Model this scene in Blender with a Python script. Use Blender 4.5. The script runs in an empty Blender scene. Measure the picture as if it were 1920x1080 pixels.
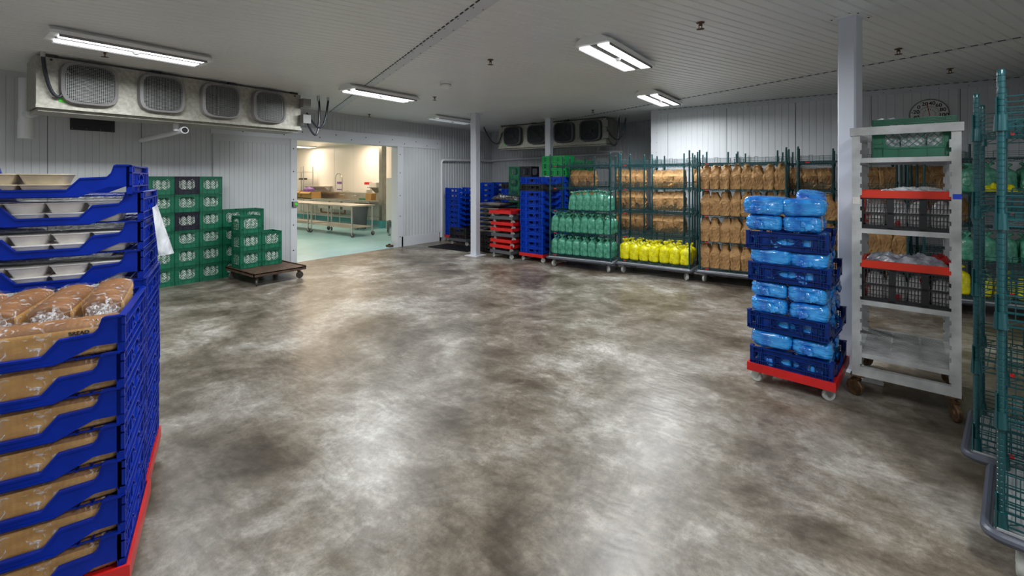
import bpy, bmesh, math, random
from mathutils import Vector, Matrix, noise
from math import pi, sin, cos, radians as R

random.seed(7)
S = bpy.context.scene
COL = S.collection

# ---------------------------------------------------------------- camera
YAW = math.atan2(630, 850)
CH = 1.66
cam_d = bpy.data.cameras.new('camera')
cam = bpy.data.objects.new('camera', cam_d)
COL.objects.link(cam)
cam.location = (0, 0, CH)
cam.rotation_euler = (pi/2, 0, YAW)
cam_d.sensor_width = 36
cam_d.lens = 850/1920*36
cam_d.shift_y = -205/1920
cam_d.clip_start = 0.05
cam_d.clip_end = 100
S.camera = cam
# ---------------------------------------------------------------- world / exposure
W = bpy.data.worlds.new('world'); S.world = W; W.use_nodes = True
W.node_tree.nodes['Background'].inputs[0].default_value = (0.5, 0.55, 0.6, 1)
W.node_tree.nodes['Background'].inputs[1].default_value = 0.3
S.view_settings.view_transform = 'Standard'
S.view_settings.look = 'None'
S.view_settings.gamma = 1
S.view_settings.exposure = -0.36
LAMP_W = 95.0       # watts of every ceiling fixture
KITCHEN_W = 62.0
# ---------------------------------------------------------------- materials
MATS = {}
def mat(name, col, rough=0.5, metal=0.0, var=0.0, vscale=8.0, col2=None, bump=0.0, bscale=40.0, coat=0.0,
        alpha=1.0, trans=0.0, emit=0.0, spec=0.5, sss=0.0, coords='Object', detail=4.0, ramp=(0.35, 0.65)):
    if name in MATS: return MATS[name]
    m = bpy.data.materials.new(name); m.use_nodes = True
    nt = m.node_tree; b = nt.nodes['Principled BSDF']
    def c4(c): return (c[0], c[1], c[2], 1)
    b.inputs['Base Color'].default_value = c4(col)
    b.inputs['Roughness'].default_value = rough
    b.inputs['Metallic'].default_value = metal
    b.inputs['Alpha'].default_value = alpha
    b.inputs['Transmission Weight'].default_value = trans
    b.inputs['Coat Weight'].default_value = coat
    b.inputs['Specular IOR Level'].default_value = spec
    if emit:
        b.inputs['Emission Color'].default_value = c4(col)
        b.inputs['Emission Strength'].default_value = emit
    tc = None
    if col2 is not None or var or bump:
        tc = nt.nodes.new('ShaderNodeTexCoord')
    if col2 is not None or var:
        n = nt.nodes.new('ShaderNodeTexNoise'); n.inputs['Scale'].default_value = vscale; n.inputs['Detail'].default_value = detail
        nt.links.new(tc.outputs[coords], n.inputs['Vector'])
        r = nt.nodes.new('ShaderNodeValToRGB')
        r.color_ramp.elements[0].position = ramp[0]; r.color_ramp.elements[1].position = ramp[1]
        if col2 is None: col2 = tuple(max(0, x*(1-var)) for x in col)
        r.color_ramp.elements[0].color = c4(col2); r.color_ramp.elements[1].color = c4(col)
        nt.links.new(n.outputs['Fac'], r.inputs['Fac']); nt.links.new(r.outputs['Color'], b.inputs['Base Color'])
    if bump:
        n2 = nt.nodes.new('ShaderNodeTexNoise'); n2.inputs['Scale'].default_value = bscale; n2.inputs['Detail'].default_value = 3
        nt.links.new(tc.outputs[coords], n2.inputs['Vector'])
        bp = nt.nodes.new('ShaderNodeBump'); bp.inputs['Strength'].default_value = bump; bp.inputs['Distance'].default_value = 0.01
        nt.links.new(n2.outputs['Fac'], bp.inputs['Height']); nt.links.new(bp.outputs['Normal'], b.inputs['Normal'])
    MATS[name] = m
    return m

def crinkle(m, scale=30, strength=0.6, dist=0.01):
    """creases of thin plastic film or paper: voronoi edges added to the bump"""
    nt = m.node_tree; b = nt.nodes['Principled BSDF']
    tc = nt.nodes.new('ShaderNodeTexCoord')
    nz = nt.nodes.new('ShaderNodeTexNoise'); nz.inputs['Scale'].default_value = scale*0.5
    nt.links.new(tc.outputs['Object'], nz.inputs['Vector'])
    mx = nt.nodes.new('ShaderNodeVectorMath'); mx.operation = 'MULTIPLY_ADD'
    nt.links.new(nz.outputs['Color'], mx.inputs[0]); mx.inputs[1].default_value = (0.05, 0.05, 0.05)
    nt.links.new(tc.outputs['Object'], mx.inputs[2])
    v = nt.nodes.new('ShaderNodeTexVoronoi'); v.inputs['Scale'].default_value = scale
    nt.links.new(mx.outputs[0], v.inputs['Vector'])
    bp = nt.nodes.new('ShaderNodeBump'); bp.inputs['Strength'].default_value = strength; bp.inputs['Distance'].default_value = dist
    nt.links.new(v.outputs['Distance'], bp.inputs['Height'])
    old = [l for l in nt.links if l.to_socket == b.inputs['Normal']]
    if old: nt.links.new(old[0].from_socket, bp.inputs['Normal'])
    nt.links.new(bp.outputs['Normal'], b.inputs['Normal'])
    return m

M_wall = mat('wall_panel_white', (0.70, 0.72, 0.74), 0.42, var=0.06, vscale=1.5, bump=0.08, bscale=60)
M_wallg = mat('wall_panel_grey', (0.54, 0.56, 0.57), 0.42, var=0.08, vscale=1.5, bump=0.08, bscale=60)
M_ceil = mat('ceiling_panel', (0.80, 0.80, 0.77), 0.34, var=0.05, vscale=0.8, bump=0.05, bscale=50)
M_trim = mat('trim_white', (0.62, 0.64, 0.67), 0.45)
M_column = mat('column_paint', (0.58, 0.60, 0.66), 0.4)
M_screw = mat('dark_screw', (0.03, 0.03, 0.035), 0.5)
M_black = mat('black_plastic', (0.012, 0.012, 0.014), 0.45)
M_voidshade = mat('void_shade_black', (0.01, 0.01, 0.01), 0.7)  # black colour painted in place of the shade inside recesses and open ends
M_galv = mat('galvanised_steel', (0.42, 0.405, 0.345), 0.5, 0.3, col2=(0.29, 0.28, 0.235), vscale=22, detail=8, bump=0.05, bscale=80)
M_steel = mat('stainless_steel', (0.62, 0.60, 0.56), 0.28, 0.9, var=0.15, vscale=6)
M_greyp = mat('grey_plastic', (0.22, 0.213, 0.21), 0.5)
M_greyd = mat('dark_grey_plastic', (0.075, 0.08, 0.09), 0.5)
M_wire = mat('guard_wire', (0.34, 0.35, 0.34), 0.4, 0.3)
M_blue = mat('tray_blue_plastic', (0.0, 0.022, 0.33), 0.42, var=0.3, vscale=9, spec=0.25)
M_bluef = mat('tray_lit_blue_plastic', (0.0, 0.050, 0.50), 0.4, var=0.35, vscale=9, spec=0.3)  # same tray plastic; the stronger light on the far stacks is put into the colour
M_bluend = mat('tote_blue_plastic', (0.0, 0.026, 0.20), 0.4, var=0.35, vscale=9, spec=0.3)
M_green = mat('crate_green_plastic', (0.006, 0.145, 0.075), 0.4, var=0.25, vscale=5)
M_greenb = mat('bin_bright_green', (0.0, 0.33, 0.07), 0.4, var=0.2, vscale=5)
M_navy = mat('crate_navy_plastic', (0.008, 0.009, 0.022), 0.4)
M_red = mat('dolly_red_plastic', (0.62, 0.012, 0.012), 0.35, var=0.2, vscale=6)
M_wheel = mat('caster_wheel', (0.46, 0.47, 0.44), 0.45)
M_wheeld = mat('caster_wheel_dark', (0.06, 0.06, 0.06), 0.5)
M_zinc = mat('zinc', (0.5, 0.5, 0.5), 0.35, 0.85)
M_shelf = mat('green_epoxy_wire', (0.004, 0.052, 0.058), 0.3, 0.2, coat=0.3)
M_alu = mat('aluminium_deck', (0.62, 0.63, 0.64), 0.4, 0.6, var=0.25, vscale=10)
M_bumper = mat('bumper_rubber', (0.055, 0.06, 0.08), 0.4)
M_paper = mat('brown_paper', (0.44, 0.25, 0.095), 0.72, col2=(0.27, 0.14, 0.05), vscale=9)
M_gbag = crinkle(mat('green_bag_film', (0.11, 0.40, 0.27), 0.26, col2=(0.02, 0.17, 0.10), vscale=14, coat=0.3, detail=6), 26, 0.7)
M_ybag = crinkle(mat('yellow_bag_film', (0.85, 0.78, 0.005), 0.32, col2=(0.55, 0.50, 0.0), vscale=14, coat=0.2), 26, 0.7)
M_bbag = mat('blue_bag_film', (0.035, 0.33, 0.80), 0.14, col2=(0.004, 0.11, 0.50), vscale=7, coat=0.6, detail=8, ramp=(0.38, 0.60))
def folds(m, sc=(7, 7, 46), s1=0.9, d1=0.012):
    nt = m.node_tree; b = nt.nodes['Principled BSDF']; N = nt.nodes.new; L = nt.links.new
    tc = N('ShaderNodeTexCoord'); mp = N('ShaderNodeMapping'); mp.inputs['Scale'].default_value = sc
    L(tc.outputs['Object'], mp.inputs['Vector'])
    n = N('ShaderNodeTexNoise'); n.noise_type = 'RIDGED_MULTIFRACTAL'; n.inputs['Scale'].default_value = 1.0; n.inputs['Detail'].default_value = 5; n.inputs['Distortion'].default_value = 1.6
    L(mp.outputs[0], n.inputs['Vector'])
    n2 = N('ShaderNodeTexNoise'); n2.noise_type = 'RIDGED_MULTIFRACTAL'; n2.inputs['Scale'].default_value = 14; n2.inputs['Detail'].default_value = 3; n2.inputs['Distortion'].default_value = 1.0
    L(tc.outputs['Object'], n2.inputs['Vector'])
    b1 = N('ShaderNodeBump'); b1.inputs['Strength'].default_value = s1; b1.inputs['Distance'].default_value = d1; L(n.outputs['Fac'], b1.inputs['Height'])
    b2 = N('ShaderNodeBump'); b2.inputs['Strength'].default_value = 0.7; b2.inputs['Distance'].default_value = 0.008; L(n2.outputs['Fac'], b2.inputs['Height'])
    L(b1.outputs['Normal'], b2.inputs['Normal']); L(b2.outputs['Normal'], b.inputs['Normal']); return m
folds(M_bbag); folds(M_paper, (13, 13, 7), 1.0, 0.030)
M_wrap = crinkle(mat('white_wrap', (0.62, 0.63, 0.66), 0.25, col2=(0.33, 0.34, 0.36), vscale=18, coat=0.4), 30, 0.9)
M_card = mat('cardboard', (0.50, 0.29, 0.10), 0.8, var=0.15)
M_pvc = mat('white_pvc', (0.66, 0.67, 0.68), 0.4)
M_cond = mat('black_conduit', (0.018, 0.022, 0.03), 0.35)
M_cambro = mat('grey_composite', (0.56, 0.57, 0.56), 0.55, col2=(0.38, 0.385, 0.375), vscale=7, detail=8, bump=0.08)
M_rust = mat('rusty_caster_steel', (0.20, 0.11, 0.05), 0.6, 0.6, col2=(0.07, 0.045, 0.03), vscale=30)
M_rustd = mat('brown_steel_platform', (0.115, 0.065, 0.04), 0.6, 0.2, col2=(0.06, 0.035, 0.025), vscale=10)
M_tape = mat('blue_tape', (0.01, 0.06, 0.6), 0.6)
M_contain = mat('foam_container', (0.74, 0.71, 0.66), 0.45, var=0.12, vscale=20)
M_containt = mat('tan_container', (0.62, 0.52, 0.36), 0.45, var=0.25, vscale=9)
M_neon = mat('green_sticker', (0.08, 0.75, 0.03), 0.6)
M_purple = mat('purple_cloth', (0.13, 0.04, 0.28), 0.7, col2=(0.35, 0.2, 0.5), vscale=60)
M_teal = mat('teal_floor', (0.40, 0.72, 0.80), 0.25, var=0.12, vscale=1.2)
M_tealb = mat('teal_base', (0.10, 0.42, 0.46), 0.35)
M_kwall = mat('kitchen_wall', (0.80, 0.77, 0.72), 0.35)
M_white = mat('white_paint', (0.78, 0.78, 0.76), 0.5)
M_print = mat('black_print', (0.01, 0.01, 0.01), 0.6)
M_needle = mat('red_needle', (0.45, 0.01, 0.01), 0.5)
M_redp = mat('red_packaging', (0.55, 0.01, 0.01), 0.4)

def film(name, tint=(1, 1, 1), opac=0.35, rough=0.12, scale=40, base=0.35, lo=0.4, hi=0.75):
    m = bpy.data.materials.new(name); m.use_nodes = True; nt = m.node_tree
    for n in list(nt.nodes): nt.nodes.remove(n)
    out = nt.nodes.new('ShaderNodeOutputMaterial')
    tr = nt.nodes.new('ShaderNodeBsdfTransparent')
    pb = nt.nodes.new('ShaderNodeBsdfPrincipled')
    pb.inputs['Base Color'].default_value = (*tint, 1); pb.inputs['Roughness'].default_value = rough
    pb.inputs['Specular IOR Level'].default_value = 0.9
    mx = nt.nodes.new('ShaderNodeMixShader')
    tc = nt.nodes.new('ShaderNodeTexCoord')
    nz = nt.nodes.new('ShaderNodeTexNoise'); nz.inputs['Scale'].default_value = scale; nz.inputs['Detail'].default_value = 6
    nz.inputs['Distortion'].default_value = 1.5
    nt.links.new(tc.outputs['Object'], nz.inputs['Vector'])
    mr = nt.nodes.new('ShaderNodeMapRange')
    mr.inputs['From Min'].default_value = lo; mr.inputs['From Max'].default_value = hi
    mr.inputs['To Min'].default_value = opac*base; mr.inputs['To Max'].default_value = min(1, opac*2.0)
    nt.links.new(nz.outputs['Fac'], mr.inputs['Value'])
    bp = nt.nodes.new('ShaderNodeBump'); bp.inputs['Strength'].default_value = 0.8; bp.inputs['Distance'].default_value = 0.01
    nt.links.new(nz.outputs['Fac'], bp.inputs['Height']); nt.links.new(bp.outputs['Normal'], pb.inputs['Normal'])
    nt.links.new(mr.outputs[0], mx.inputs['Fac']); nt.links.new(tr.outputs[0], mx.inputs[1]); nt.links.new(pb.outputs[0], mx.inputs[2])
    nt.links.new(mx.outputs[0], out.inputs['Surface'])
    MATS[name] = m
    return m
M_film = film('clear_film', (0.9, 0.92, 0.95), 0.40, 0.10, 28, 0.06, 0.56, 0.74)
M_filmt = film('gathered_film', (0.9, 0.92, 0.95), 0.45, 0.12, 70, 0.35, 0.42, 0.62)
M_blackfilm = crinkle(mat('black_film', (0.012, 0.012, 0.014), 0.3), 25, 0.6)
M_darkfilm = film('smoky_film', (0.30, 0.30, 0.30), 0.75, 0.15, 30)
M_sheet = film('frosted_sheet', (0.85, 0.87, 0.9), 0.75, 0.3, 6)

def concrete():
    m = bpy.data.materials.new('polished_concrete'); m.use_nodes = True; nt = m.node_tree
    b = nt.nodes['Principled BSDF']; N = nt.nodes.new; L = nt.links.new
    tc = N('ShaderNodeTexCoord')
    def nz(scale, detail, dist, rough=0.6, off=0):
        mp = N('ShaderNodeMapping'); mp.inputs['Location'].default_value = (off, off*0.7, 0)
        L(tc.outputs['Object'], mp.inputs['Vector'])
        n = N('ShaderNodeTexNoise'); n.inputs['Scale'].default_value = scale; n.inputs['Detail'].default_value = detail
        n.inputs['Distortion'].default_value = dist; n.inputs['Roughness'].default_value = rough
        L(mp.outputs[0], n.inputs['Vector']); return n.outputs['Fac']
    def ramp(f, stops):
        r = N('ShaderNodeValToRGB'); L(f, r.inputs['Fac'])
        while len(r.color_ramp.elements) < len(stops): r.color_ramp.elements.new(0.5)
        for e, (p, c) in zip(r.color_ramp.elements, stops): e.position = p; e.color = (*c, 1)
        return r.outputs['Color']
    def mix(mode, f, a, bb):
        x = N('ShaderNodeMix'); x.data_type = 'RGBA'; x.blend_type = mode
        if isinstance(f, float): x.inputs[0].default_value = f
        else: L(f, x.inputs[0])
        L(a, x.inputs[6]); L(bb, x.inputs[7]); return x.outputs[2]
    big = ramp(nz(0.9, 10, 0.35, 0.66), [(0.36, (0.062, 0.048, 0.031)), (0.50, (0.155, 0.136, 0.110)), (0.65, (0.32, 0.315, 0.30))])
    mid = ramp(nz(3.5, 10, 0.6, 0.72, 9), [(0.33, (0.42, 0.38, 0.31)), (0.5, (0.62, 0.60, 0.57)), (0.70, (0.95, 0.95, 0.94))])
    c = mix('OVERLAY', 0.75, big, mid)
    fine = ramp(nz(45, 4, 0.0, 0.7, 3), [(0.3, (0.36, 0.36, 0.36)), (0.7, (0.62, 0.62, 0.62))])
    c = mix('OVERLAY', 0.5, c, fine)
    smear = nz(1.0, 10, 0.3, 0.72, 31)
    mp = N('ShaderNodeMapping'); mp.inputs['Rotation'].default_value = (0, 0, 0.9); mp.inputs['Scale'].default_value = (2.2, 9.0, 1)
    L(tc.outputs['Object'], mp.inputs['Vector']); ns = N('ShaderNodeTexNoise'); ns.inputs['Scale'].default_value = 1.6; ns.inputs['Detail'].default_value = 10
    ns.inputs['Roughness'].default_value = 0.7; ns.inputs['Distortion'].default_value = 0.8; L(mp.outputs[0], ns.inputs['Vector'])
    c = mix('OVERLAY', 0.55, c, ramp(ns.outputs['Fac'], [(0.32, (0.36, 0.34, 0.31)), (0.68, (0.70, 0.69, 0.68))]))
    c = mix('OVERLAY', 0.45, c, ramp(nz(13, 8, 0.3, 0.75, 13), [(0.36, (0.30, 0.29, 0.27)), (0.66, (0.74, 0.74, 0.73))]))
    pale = ramp(nz(1.6, 12, 0.6, 0.78, 21), [(0.54, (0, 0, 0)), (0.68, (0.16, 0.165, 0.17))])
    c = mix('ADD', 0.5, c, pale)
    blot = ramp(nz(2.6, 15, 0.5, 0.82, 40), [(0.47, (0.36, 0.345, 0.32)), (0.55, (0.60, 0.60, 0.60))])
    c = mix('OVERLAY', 0.6, c, blot)
    spk = ramp(nz(130, 2, 0, 0.5, 7), [(0.30, (0.30, 0.30, 0.30)), (0.36, (0.5, 0.5, 0.5)), (0.70, (0.5, 0.5, 0.5)), (0.76, (0.8, 0.8, 0.8))])
    c = mix('OVERLAY', 0.6, c, spk)
    hs = N('ShaderNodeHueSaturation'); hs.inputs['Saturation'].default_value = 0.88; hs.inputs['Value'].default_value = 0.87; L(c, hs.inputs['Color']); c = hs.outputs['Color']
    L(c, b.inputs['Base Color'])
    rr = N('ShaderNodeMapRange'); rr.inputs['To Min'].default_value = 0.24; rr.inputs['To Max'].default_value = 0.46
    L(nz(2.2, 8, 1.0, 0.7, 5), rr.inputs['Value']); L(rr.outputs[0], b.inputs['Roughness'])
    # trowel arcs
    wv = N('ShaderNodeTexWave'); wv.wave_type = 'RINGS'; wv.inputs['Scale'].default_value = 5; wv.inputs['Distortion'].default_value = 9
    wv.inputs['Detail'].default_value = 5; wv.inputs['Detail Scale'].default_value = 1.3
    L(tc.outputs['Object'], wv.inputs['Vector'])
    bp = N('ShaderNodeBump'); bp.inputs['Strength'].default_value = 0.10; bp.inputs['Distance'].default_value = 0.004
    L(wv.outputs['Fac'], bp.inputs['Height'])
    bp2 = N('ShaderNodeBump'); bp2.inputs['Strength'].default_value = 0.12; bp2.inputs['Distance'].default_value = 0.004
    L(nz(28, 6, 0, 0.7, 2), bp2.inputs['Height']); L(bp.outputs['Normal'], bp2.inputs['Normal'])
    L(bp2.outputs['Normal'], b.inputs['Normal'])
    b.inputs['Coat Weight'].default_value = 0.10; b.inputs['Coat Roughness'].default_value = 0.30; b.inputs['Specular IOR Level'].default_value = 0.36
    return m
M_floor = concrete()

# ---------------------------------------------------------------- mesh builder
class MB:
    def __init__(s): s.v = []; s.f = []; s.mi = []; s.cur = 0
    def add(s, vs, fs):
        o = len(s.v); s.v += [tuple(v) for v in vs]
        for f in fs: s.f.append([o+i for i in f]); s.mi.append(s.cur)
        return s
    def box(s, x0, x1, y0, y1, z0, z1):
        if x0 > x1: x0, x1 = x1, x0
        if y0 > y1: y0, y1 = y1, y0
        if z0 > z1: z0, z1 = z1, z0
        v = [(x, y, z) for z in (z0, z1) for y in (y0, y1) for x in (x0, x1)]
        return s.add(v, [(0, 2, 3, 1), (4, 5, 7, 6), (0, 1, 5, 4), (2, 6, 7, 3), (0, 4, 6, 2), (1, 3, 7, 5)])
    def bar(s, a, b, w, t=None, up=(0, 0, 1)):
        """square bar from a to b, w wide and t thick"""
        t = t or w; a = Vector(a); b = Vector(b); d = (b-a).normalized(); u = Vector(up)
        if abs(d.dot(u)) > 0.98: u = Vector((1, 0, 0))
        x = d.cross(u).normalized(); y = x.cross(d).normalized()
        vs = [p + x*sx*w/2 + y*sy*t/2 for p in (a, b) for sx, sy in ((-1, -1), (1, -1), (1, 1), (-1, 1))]
        return s.add(vs, [(3, 2, 1, 0), (4, 5, 6, 7), (0, 1, 5, 4), (1, 2, 6, 5), (2, 3, 7, 6), (3, 0, 4, 7)])
    def tube(s, pts, r, n=8, cap=True, closed=False):
        pts = [Vector(p) for p in pts]; m = len(pts); rings = []
        rr = r if isinstance(r, (list, tuple)) else [r]*m
        prev = None
        for i, p in enumerate(pts):
            if closed: d = pts[(i+1) % m]-pts[i-1]
            else: d = pts[min(i+1, m-1)]-pts[max(i-1, 0)]
            d = d.normalized() if d.length > 1e-9 else Vector((0, 0, 1))
            if prev is None:
                u = Vector((0, 0, 1)) if abs(d.z) < 0.9 else Vector((1, 0, 0))
                x = d.cross(u).normalized()
            else:
                x = (prev - d*prev.dot(d)); x = x.normalized() if x.length > 1e-6 else d.orthogonal().normalized()
            prev = x; y = d.cross(x)
            rings.append([p + (x*cos(2*pi*k/n)+y*sin(2*pi*k/n))*rr[i] for k in range(n)])
        vs = [v for g in rings for v in g]; fs = []
        for i in range(m if closed else m-1):
            j = (i+1) % m
            for k in range(n):
                k2 = (k+1) % n; fs.append((i*n+k, i*n+k2, j*n+k2, j*n+k))
        if cap and not closed:
            fs.append(tuple(reversed(range(n)))); fs.append(tuple((m-1)*n+k for k in range(n)))
        return s.add(vs, fs)
    def cyl(s, a, b, r, n=12, r2=None): return s.tube([a, b], [r, r if r2 is None else r2], n)
    def lathe(s, prof, n=16, c=(0, 0, 0), axis='z'):
        vs = []; fs = []
        for (r, z) in prof:
            for k in range(n):
                a = 2*pi*k/n; p = (r*cos(a), r*sin(a), z)
                if axis == 'x': p = (p[2], p[0], p[1])
                if axis == 'y': p = (p[0], p[2], -p[1]) if False else (p[1], p[2], p[0])
                vs.append((p[0]+c[0], p[1]+c[1], p[2]+c[2]))
        m = len(prof)
        for i in range(m-1):
            for k in range(n):
                k2 = (k+1) % n; fs.append((i*n+k, i*n+k2, (i+1)*n+k2, (i+1)*n+k))
        fs.append(tuple(reversed(range(n)))); fs.append(tuple((m-1)*n+k for k in range(n)))
        return s.add(vs, fs)
    def loft(s, rings, cap=True):
        n = len(rings[0]); vs = [v for g in rings for v in g]; fs = []
        for i in range(len(rings)-1):
            for k in range(n):
                k2 = (k+1) % n; fs.append((i*n+k, i*n+k2, (i+1)*n+k2, (i+1)*n+k))
        if cap:
            fs.append(tuple(reversed(range(n)))); fs.append(tuple((len(rings)-1)*n+k for k in range(n)))
        return s.add(vs, fs)
    def prism(s, poly, z0, z1):
        n = len(poly); vs = [(x, y, z0) for x, y in poly]+[(x, y, z1) for x, y in poly]
        fs = [tuple(reversed(range(n))), tuple(range(n, 2*n))]+[(k, (k+1) % n, n+(k+1) % n, n+k) for k in range(n)]
        return s.add(vs, fs)
    def strip(s, xs, bot, top, y0, y1):
        """upright wall along x between y0 and y1 with a varying lower and upper edge"""
        vs = []
        for x in xs:
            b, t = bot(x), top(x)
            vs += [(x, y0, b), (x, y1, b), (x, y1, t), (x, y0, t)]
        fs = []
        for i in range(len(xs)-1):
            a = i*4; c = a+4
            for k in range(4):
                k2 = (k+1) % 4; fs.append((a+k, a+k2, c+k2, c+k))
        fs.append((3, 2, 1, 0)); e = (len(xs)-1)*4; fs.append((e, e+1, e+2, e+3))
        return s.add(vs, fs)
    def xf(s, M, start=0):
        for i in range(start, len(s.v)): s.v[i] = tuple(M @ Vector(s.v[i]))
        return s
    def mesh(s, name, mats, smooth=35):
        me = bpy.data.meshes.new(name); me.from_pydata(s.v, [], s.f)
        for m in (mats if isinstance(mats, (list, tuple)) else [mats]): me.materials.append(m)
        me.polygons.foreach_set('material_index', s.mi)
        bm = bmesh.new(); bm.from_mesh(me); bmesh.ops.recalc_face_normals(bm, faces=bm.faces); bm.to_mesh(me); bm.free()
        if smooth:
            me.polygons.foreach_set('use_smooth', [True]*len(me.polygons))
            me.set_sharp_from_angle(angle=R(smooth))
        me.update(); return me
    def build(s, name, mats, parent=None, loc=None, rz=0, smooth=35):
        return link(name, s.mesh(name, mats, smooth), parent, loc, rz)

def link(name, me, parent=None, loc=None, rz=0, rot=None):
    o = bpy.data.objects.new(name, me); COL.objects.link(o)
    if loc is not None: o.location = loc
    o.rotation_euler = rot if rot else (0, 0, rz)
    if parent: o.parent = parent
    return o
def empty(name, loc, rz=0, rot=None):
    o = bpy.data.objects.new(name, None); COL.objects.link(o); o.location = loc
    o.rotation_euler = rot if rot else (0, 0, rz); o.empty_display_size = 0.1; return o
USED = {}
def tag(o, label, cat, group=None, kind=None):
    o['label'] = label; o['category'] = cat
    if group: o['group'] = group
    if kind: o['kind'] = kind
    if label in USED: print('DUPLICATE LABEL', label)
    USED[label] = 1
    return o
def struct(o): o['kind'] = 'structure'; return o
def copy_tree(o, parent=None):
    c = o.copy(); COL.objects.link(c)
    if parent: c.parent = parent
    for ch in list(o.children): copy_tree(ch, c)
    return c
def place(proto, loc, rz=0, first=[]):
    """the prototype itself is used up the first time, later calls copy it"""
    if proto.name not in first: first.append(proto.name); o = proto
    else: o = copy_tree(proto)
    o.location = loc; o.rotation_euler = (0, 0, rz); return o
ORD = ['first', 'second', 'third', 'fourth', 'fifth', 'sixth', 'seventh', 'eighth', 'ninth', 'tenth', 'eleventh', 'twelfth']
def W2(xr, Z):      # offset to the right of and ahead of the camera -> room coordinates
    return (xr*cos(YAW)-Z*sin(YAW), xr*sin(YAW)+Z*cos(YAW))
def rot2(x, y, a): return (x*cos(a)-y*sin(a), x*sin(a)+y*cos(a))
def fbm(p, o=4): return noise.fractal(p, 1.0, 2.0, o)
def crease(p): return 1-abs(noise.noise(p))*2
# ================================================================ the room
XL, XR, YB, YR, YN, HC = -8.79, 1.95, 10.80, 9.25, -3.6, 3.07
XN = -3.27      # edge of the recess
DY0, DY1, DH = 4.67, 7.17, 2.44

def ribbed(u0, u1, z0, z1, pitch, kind, gd=0.010):
    """a panel face in local x (along), z (up), facing -y; grooved or corrugated"""
    m = MB(); xs = []
    n = max(1, int((u1-u0)/pitch))
    if kind == 'groove':
        for i in range(n):
            a = u0+i*pitch
            xs += [(a, 0), (a+pitch-gd*1.4, 0), (a+pitch-gd, gd), (a+pitch-gd*.4, gd)]
        xs += [(u0+n*pitch, 0), (u1, 0)] if u1-(u0+n*pitch) > 0.001 else [(u1, 0)]
    else:
        for i in range(n):
            a = u0+i*pitch
            xs += [(a, 0), (a+pitch*0.38, 0), (a+pitch*0.5, -0.011), (a+pitch*0.88, -0.011)]
        xs += [(u0+n*pitch, 0), (u1, 0)] if u1-(u0+n*pitch) > 0.001 else [(u1, 0)]
    k = len(xs)
    vs = [(x, y, z0) for x, y in xs]+[(x, y, z1) for x, y in xs]
    m.add(vs, [(i, i+1, k+i+1, k+i) for i in range(k-1)])
    m.add([(u0, 0, z0), (u1, 0, z0), (u1, 0.10, z0), (u0, 0.10, z0), (u0, 0, z1), (u1, 0, z1), (u1, 0.10, z1), (u0, 0.10, z1)],
          [(2, 3, 7, 6), (0, 3, 2, 1), (4, 5, 6, 7), (0, 4, 7, 3), (1, 2, 6, 5)])
    return m

# floor
m = MB(); m.box(XL, XR+0.2, YN, YB+0.1, -0.10, 0.0)
struct(m.build('floor', M_floor))
# left wall: local x -> +Y room, facing +X
def left_panel(name, a, b, z0, z1, pitch, kind, mt, x=XL):
    mm = ribbed(a, b, z0, z1, pitch, kind, .0045)
    # local -y must face +X : rotate by +90deg -> x->Y, y->-X
    return struct(mm.build(name, mt, loc=(x, 0, 0), rz=pi/2, smooth=0))
left_panel('wall_left', YN, DY0-0.012, 0, HC, 0.0762, 'groove', M_wallg)
left_panel('wall_left', DY0-0.012, DY1+0.012, DH+0.012, HC, 0.10, 'groove', M_wallg)
left_panel('wall_left', DY1+0.012, YB, 0, HC, 0.10, 'corr', M_wallg)
# panel joints on the near half of the left wall
for i, y in enumerate((-1.9, -0.85, 0.15, 1.197, 2.222, 3.254)):
    m = MB(); m.box(XL-0.001, XL+0.0025, y-0.003, y+0.003, 0, HC); struct(m.build('trim_%d' % (i+1), M_screw))
for i, x in enumerate((-2.93, -1.83, -0.73, 0.30, 1.32)):
    m = MB(); m.box(x-0.003, x+0.003, YR-0.0025, YR+0.001, 0, HC-.09); struct(m.build('trim_%d' % (i+8), M_screw))
# recess back wall, short return and right hand back wall
m = ribbed(XL, XN, 0, HC, 0.10, 'corr'); struct(m.build('wall_back', M_wallg, loc=(0, YB, 0), smooth=0))
m = MB(); m.box(XN-0.001, XN+0.10, YR, YB+0.1, 0, HC); struct(m.build('wall_return', M_wall))
m = ribbed(XN, XR, 0, HC, 0.1016, 'groove', .006); struct(m.build('wall_right', M_wall, loc=(0, YR, 0), smooth=0))
m = MB(); m.box(XR, XR+0.10, YN, YR, 0, HC); struct(m.build('wall_side', M_wall))
m = MB(); m.box(XL-0.1, XR+0.10, YN-0.1, YN, 0, HC); struct(m.build('wall_near', M_wall))
# corner flashings with screws
m = MB(); m.box(XN-0.004, XN+0.14, YR-0.004, YR, 0, HC)
m.box(XN+0.0, XR, YR-0.006, YR, HC-0.09, HC)
m.cur = 1
for k in range(14): m.cyl((XN+0.11, YR-0.004, 0.2+k*0.2), (XN+0.11, YR-0.008, 0.2+k*0.2), 0.006, 6)
for k in range(16): m.cyl((XN+0.2+k*0.32, YR-0.006, HC-0.055), (XN+0.2+k*0.32, YR-0.011, HC-0.055), 0.006, 6)
struct(m.build('trim_back', [M_trim, M_screw]))
m = MB(); m.box(XL, XL+0.006, YN, YB, HC-0.07, HC)
m.cur = 1
for k in range(28): m.cyl((XL+0.006, 0.3+k*0.37, HC-0.05), (XL+0.011, 0.3+k*0.37, HC-0.05), 0.006, 6)
struct(m.build('trim_left', [M_wallg, M_screw]))

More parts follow.
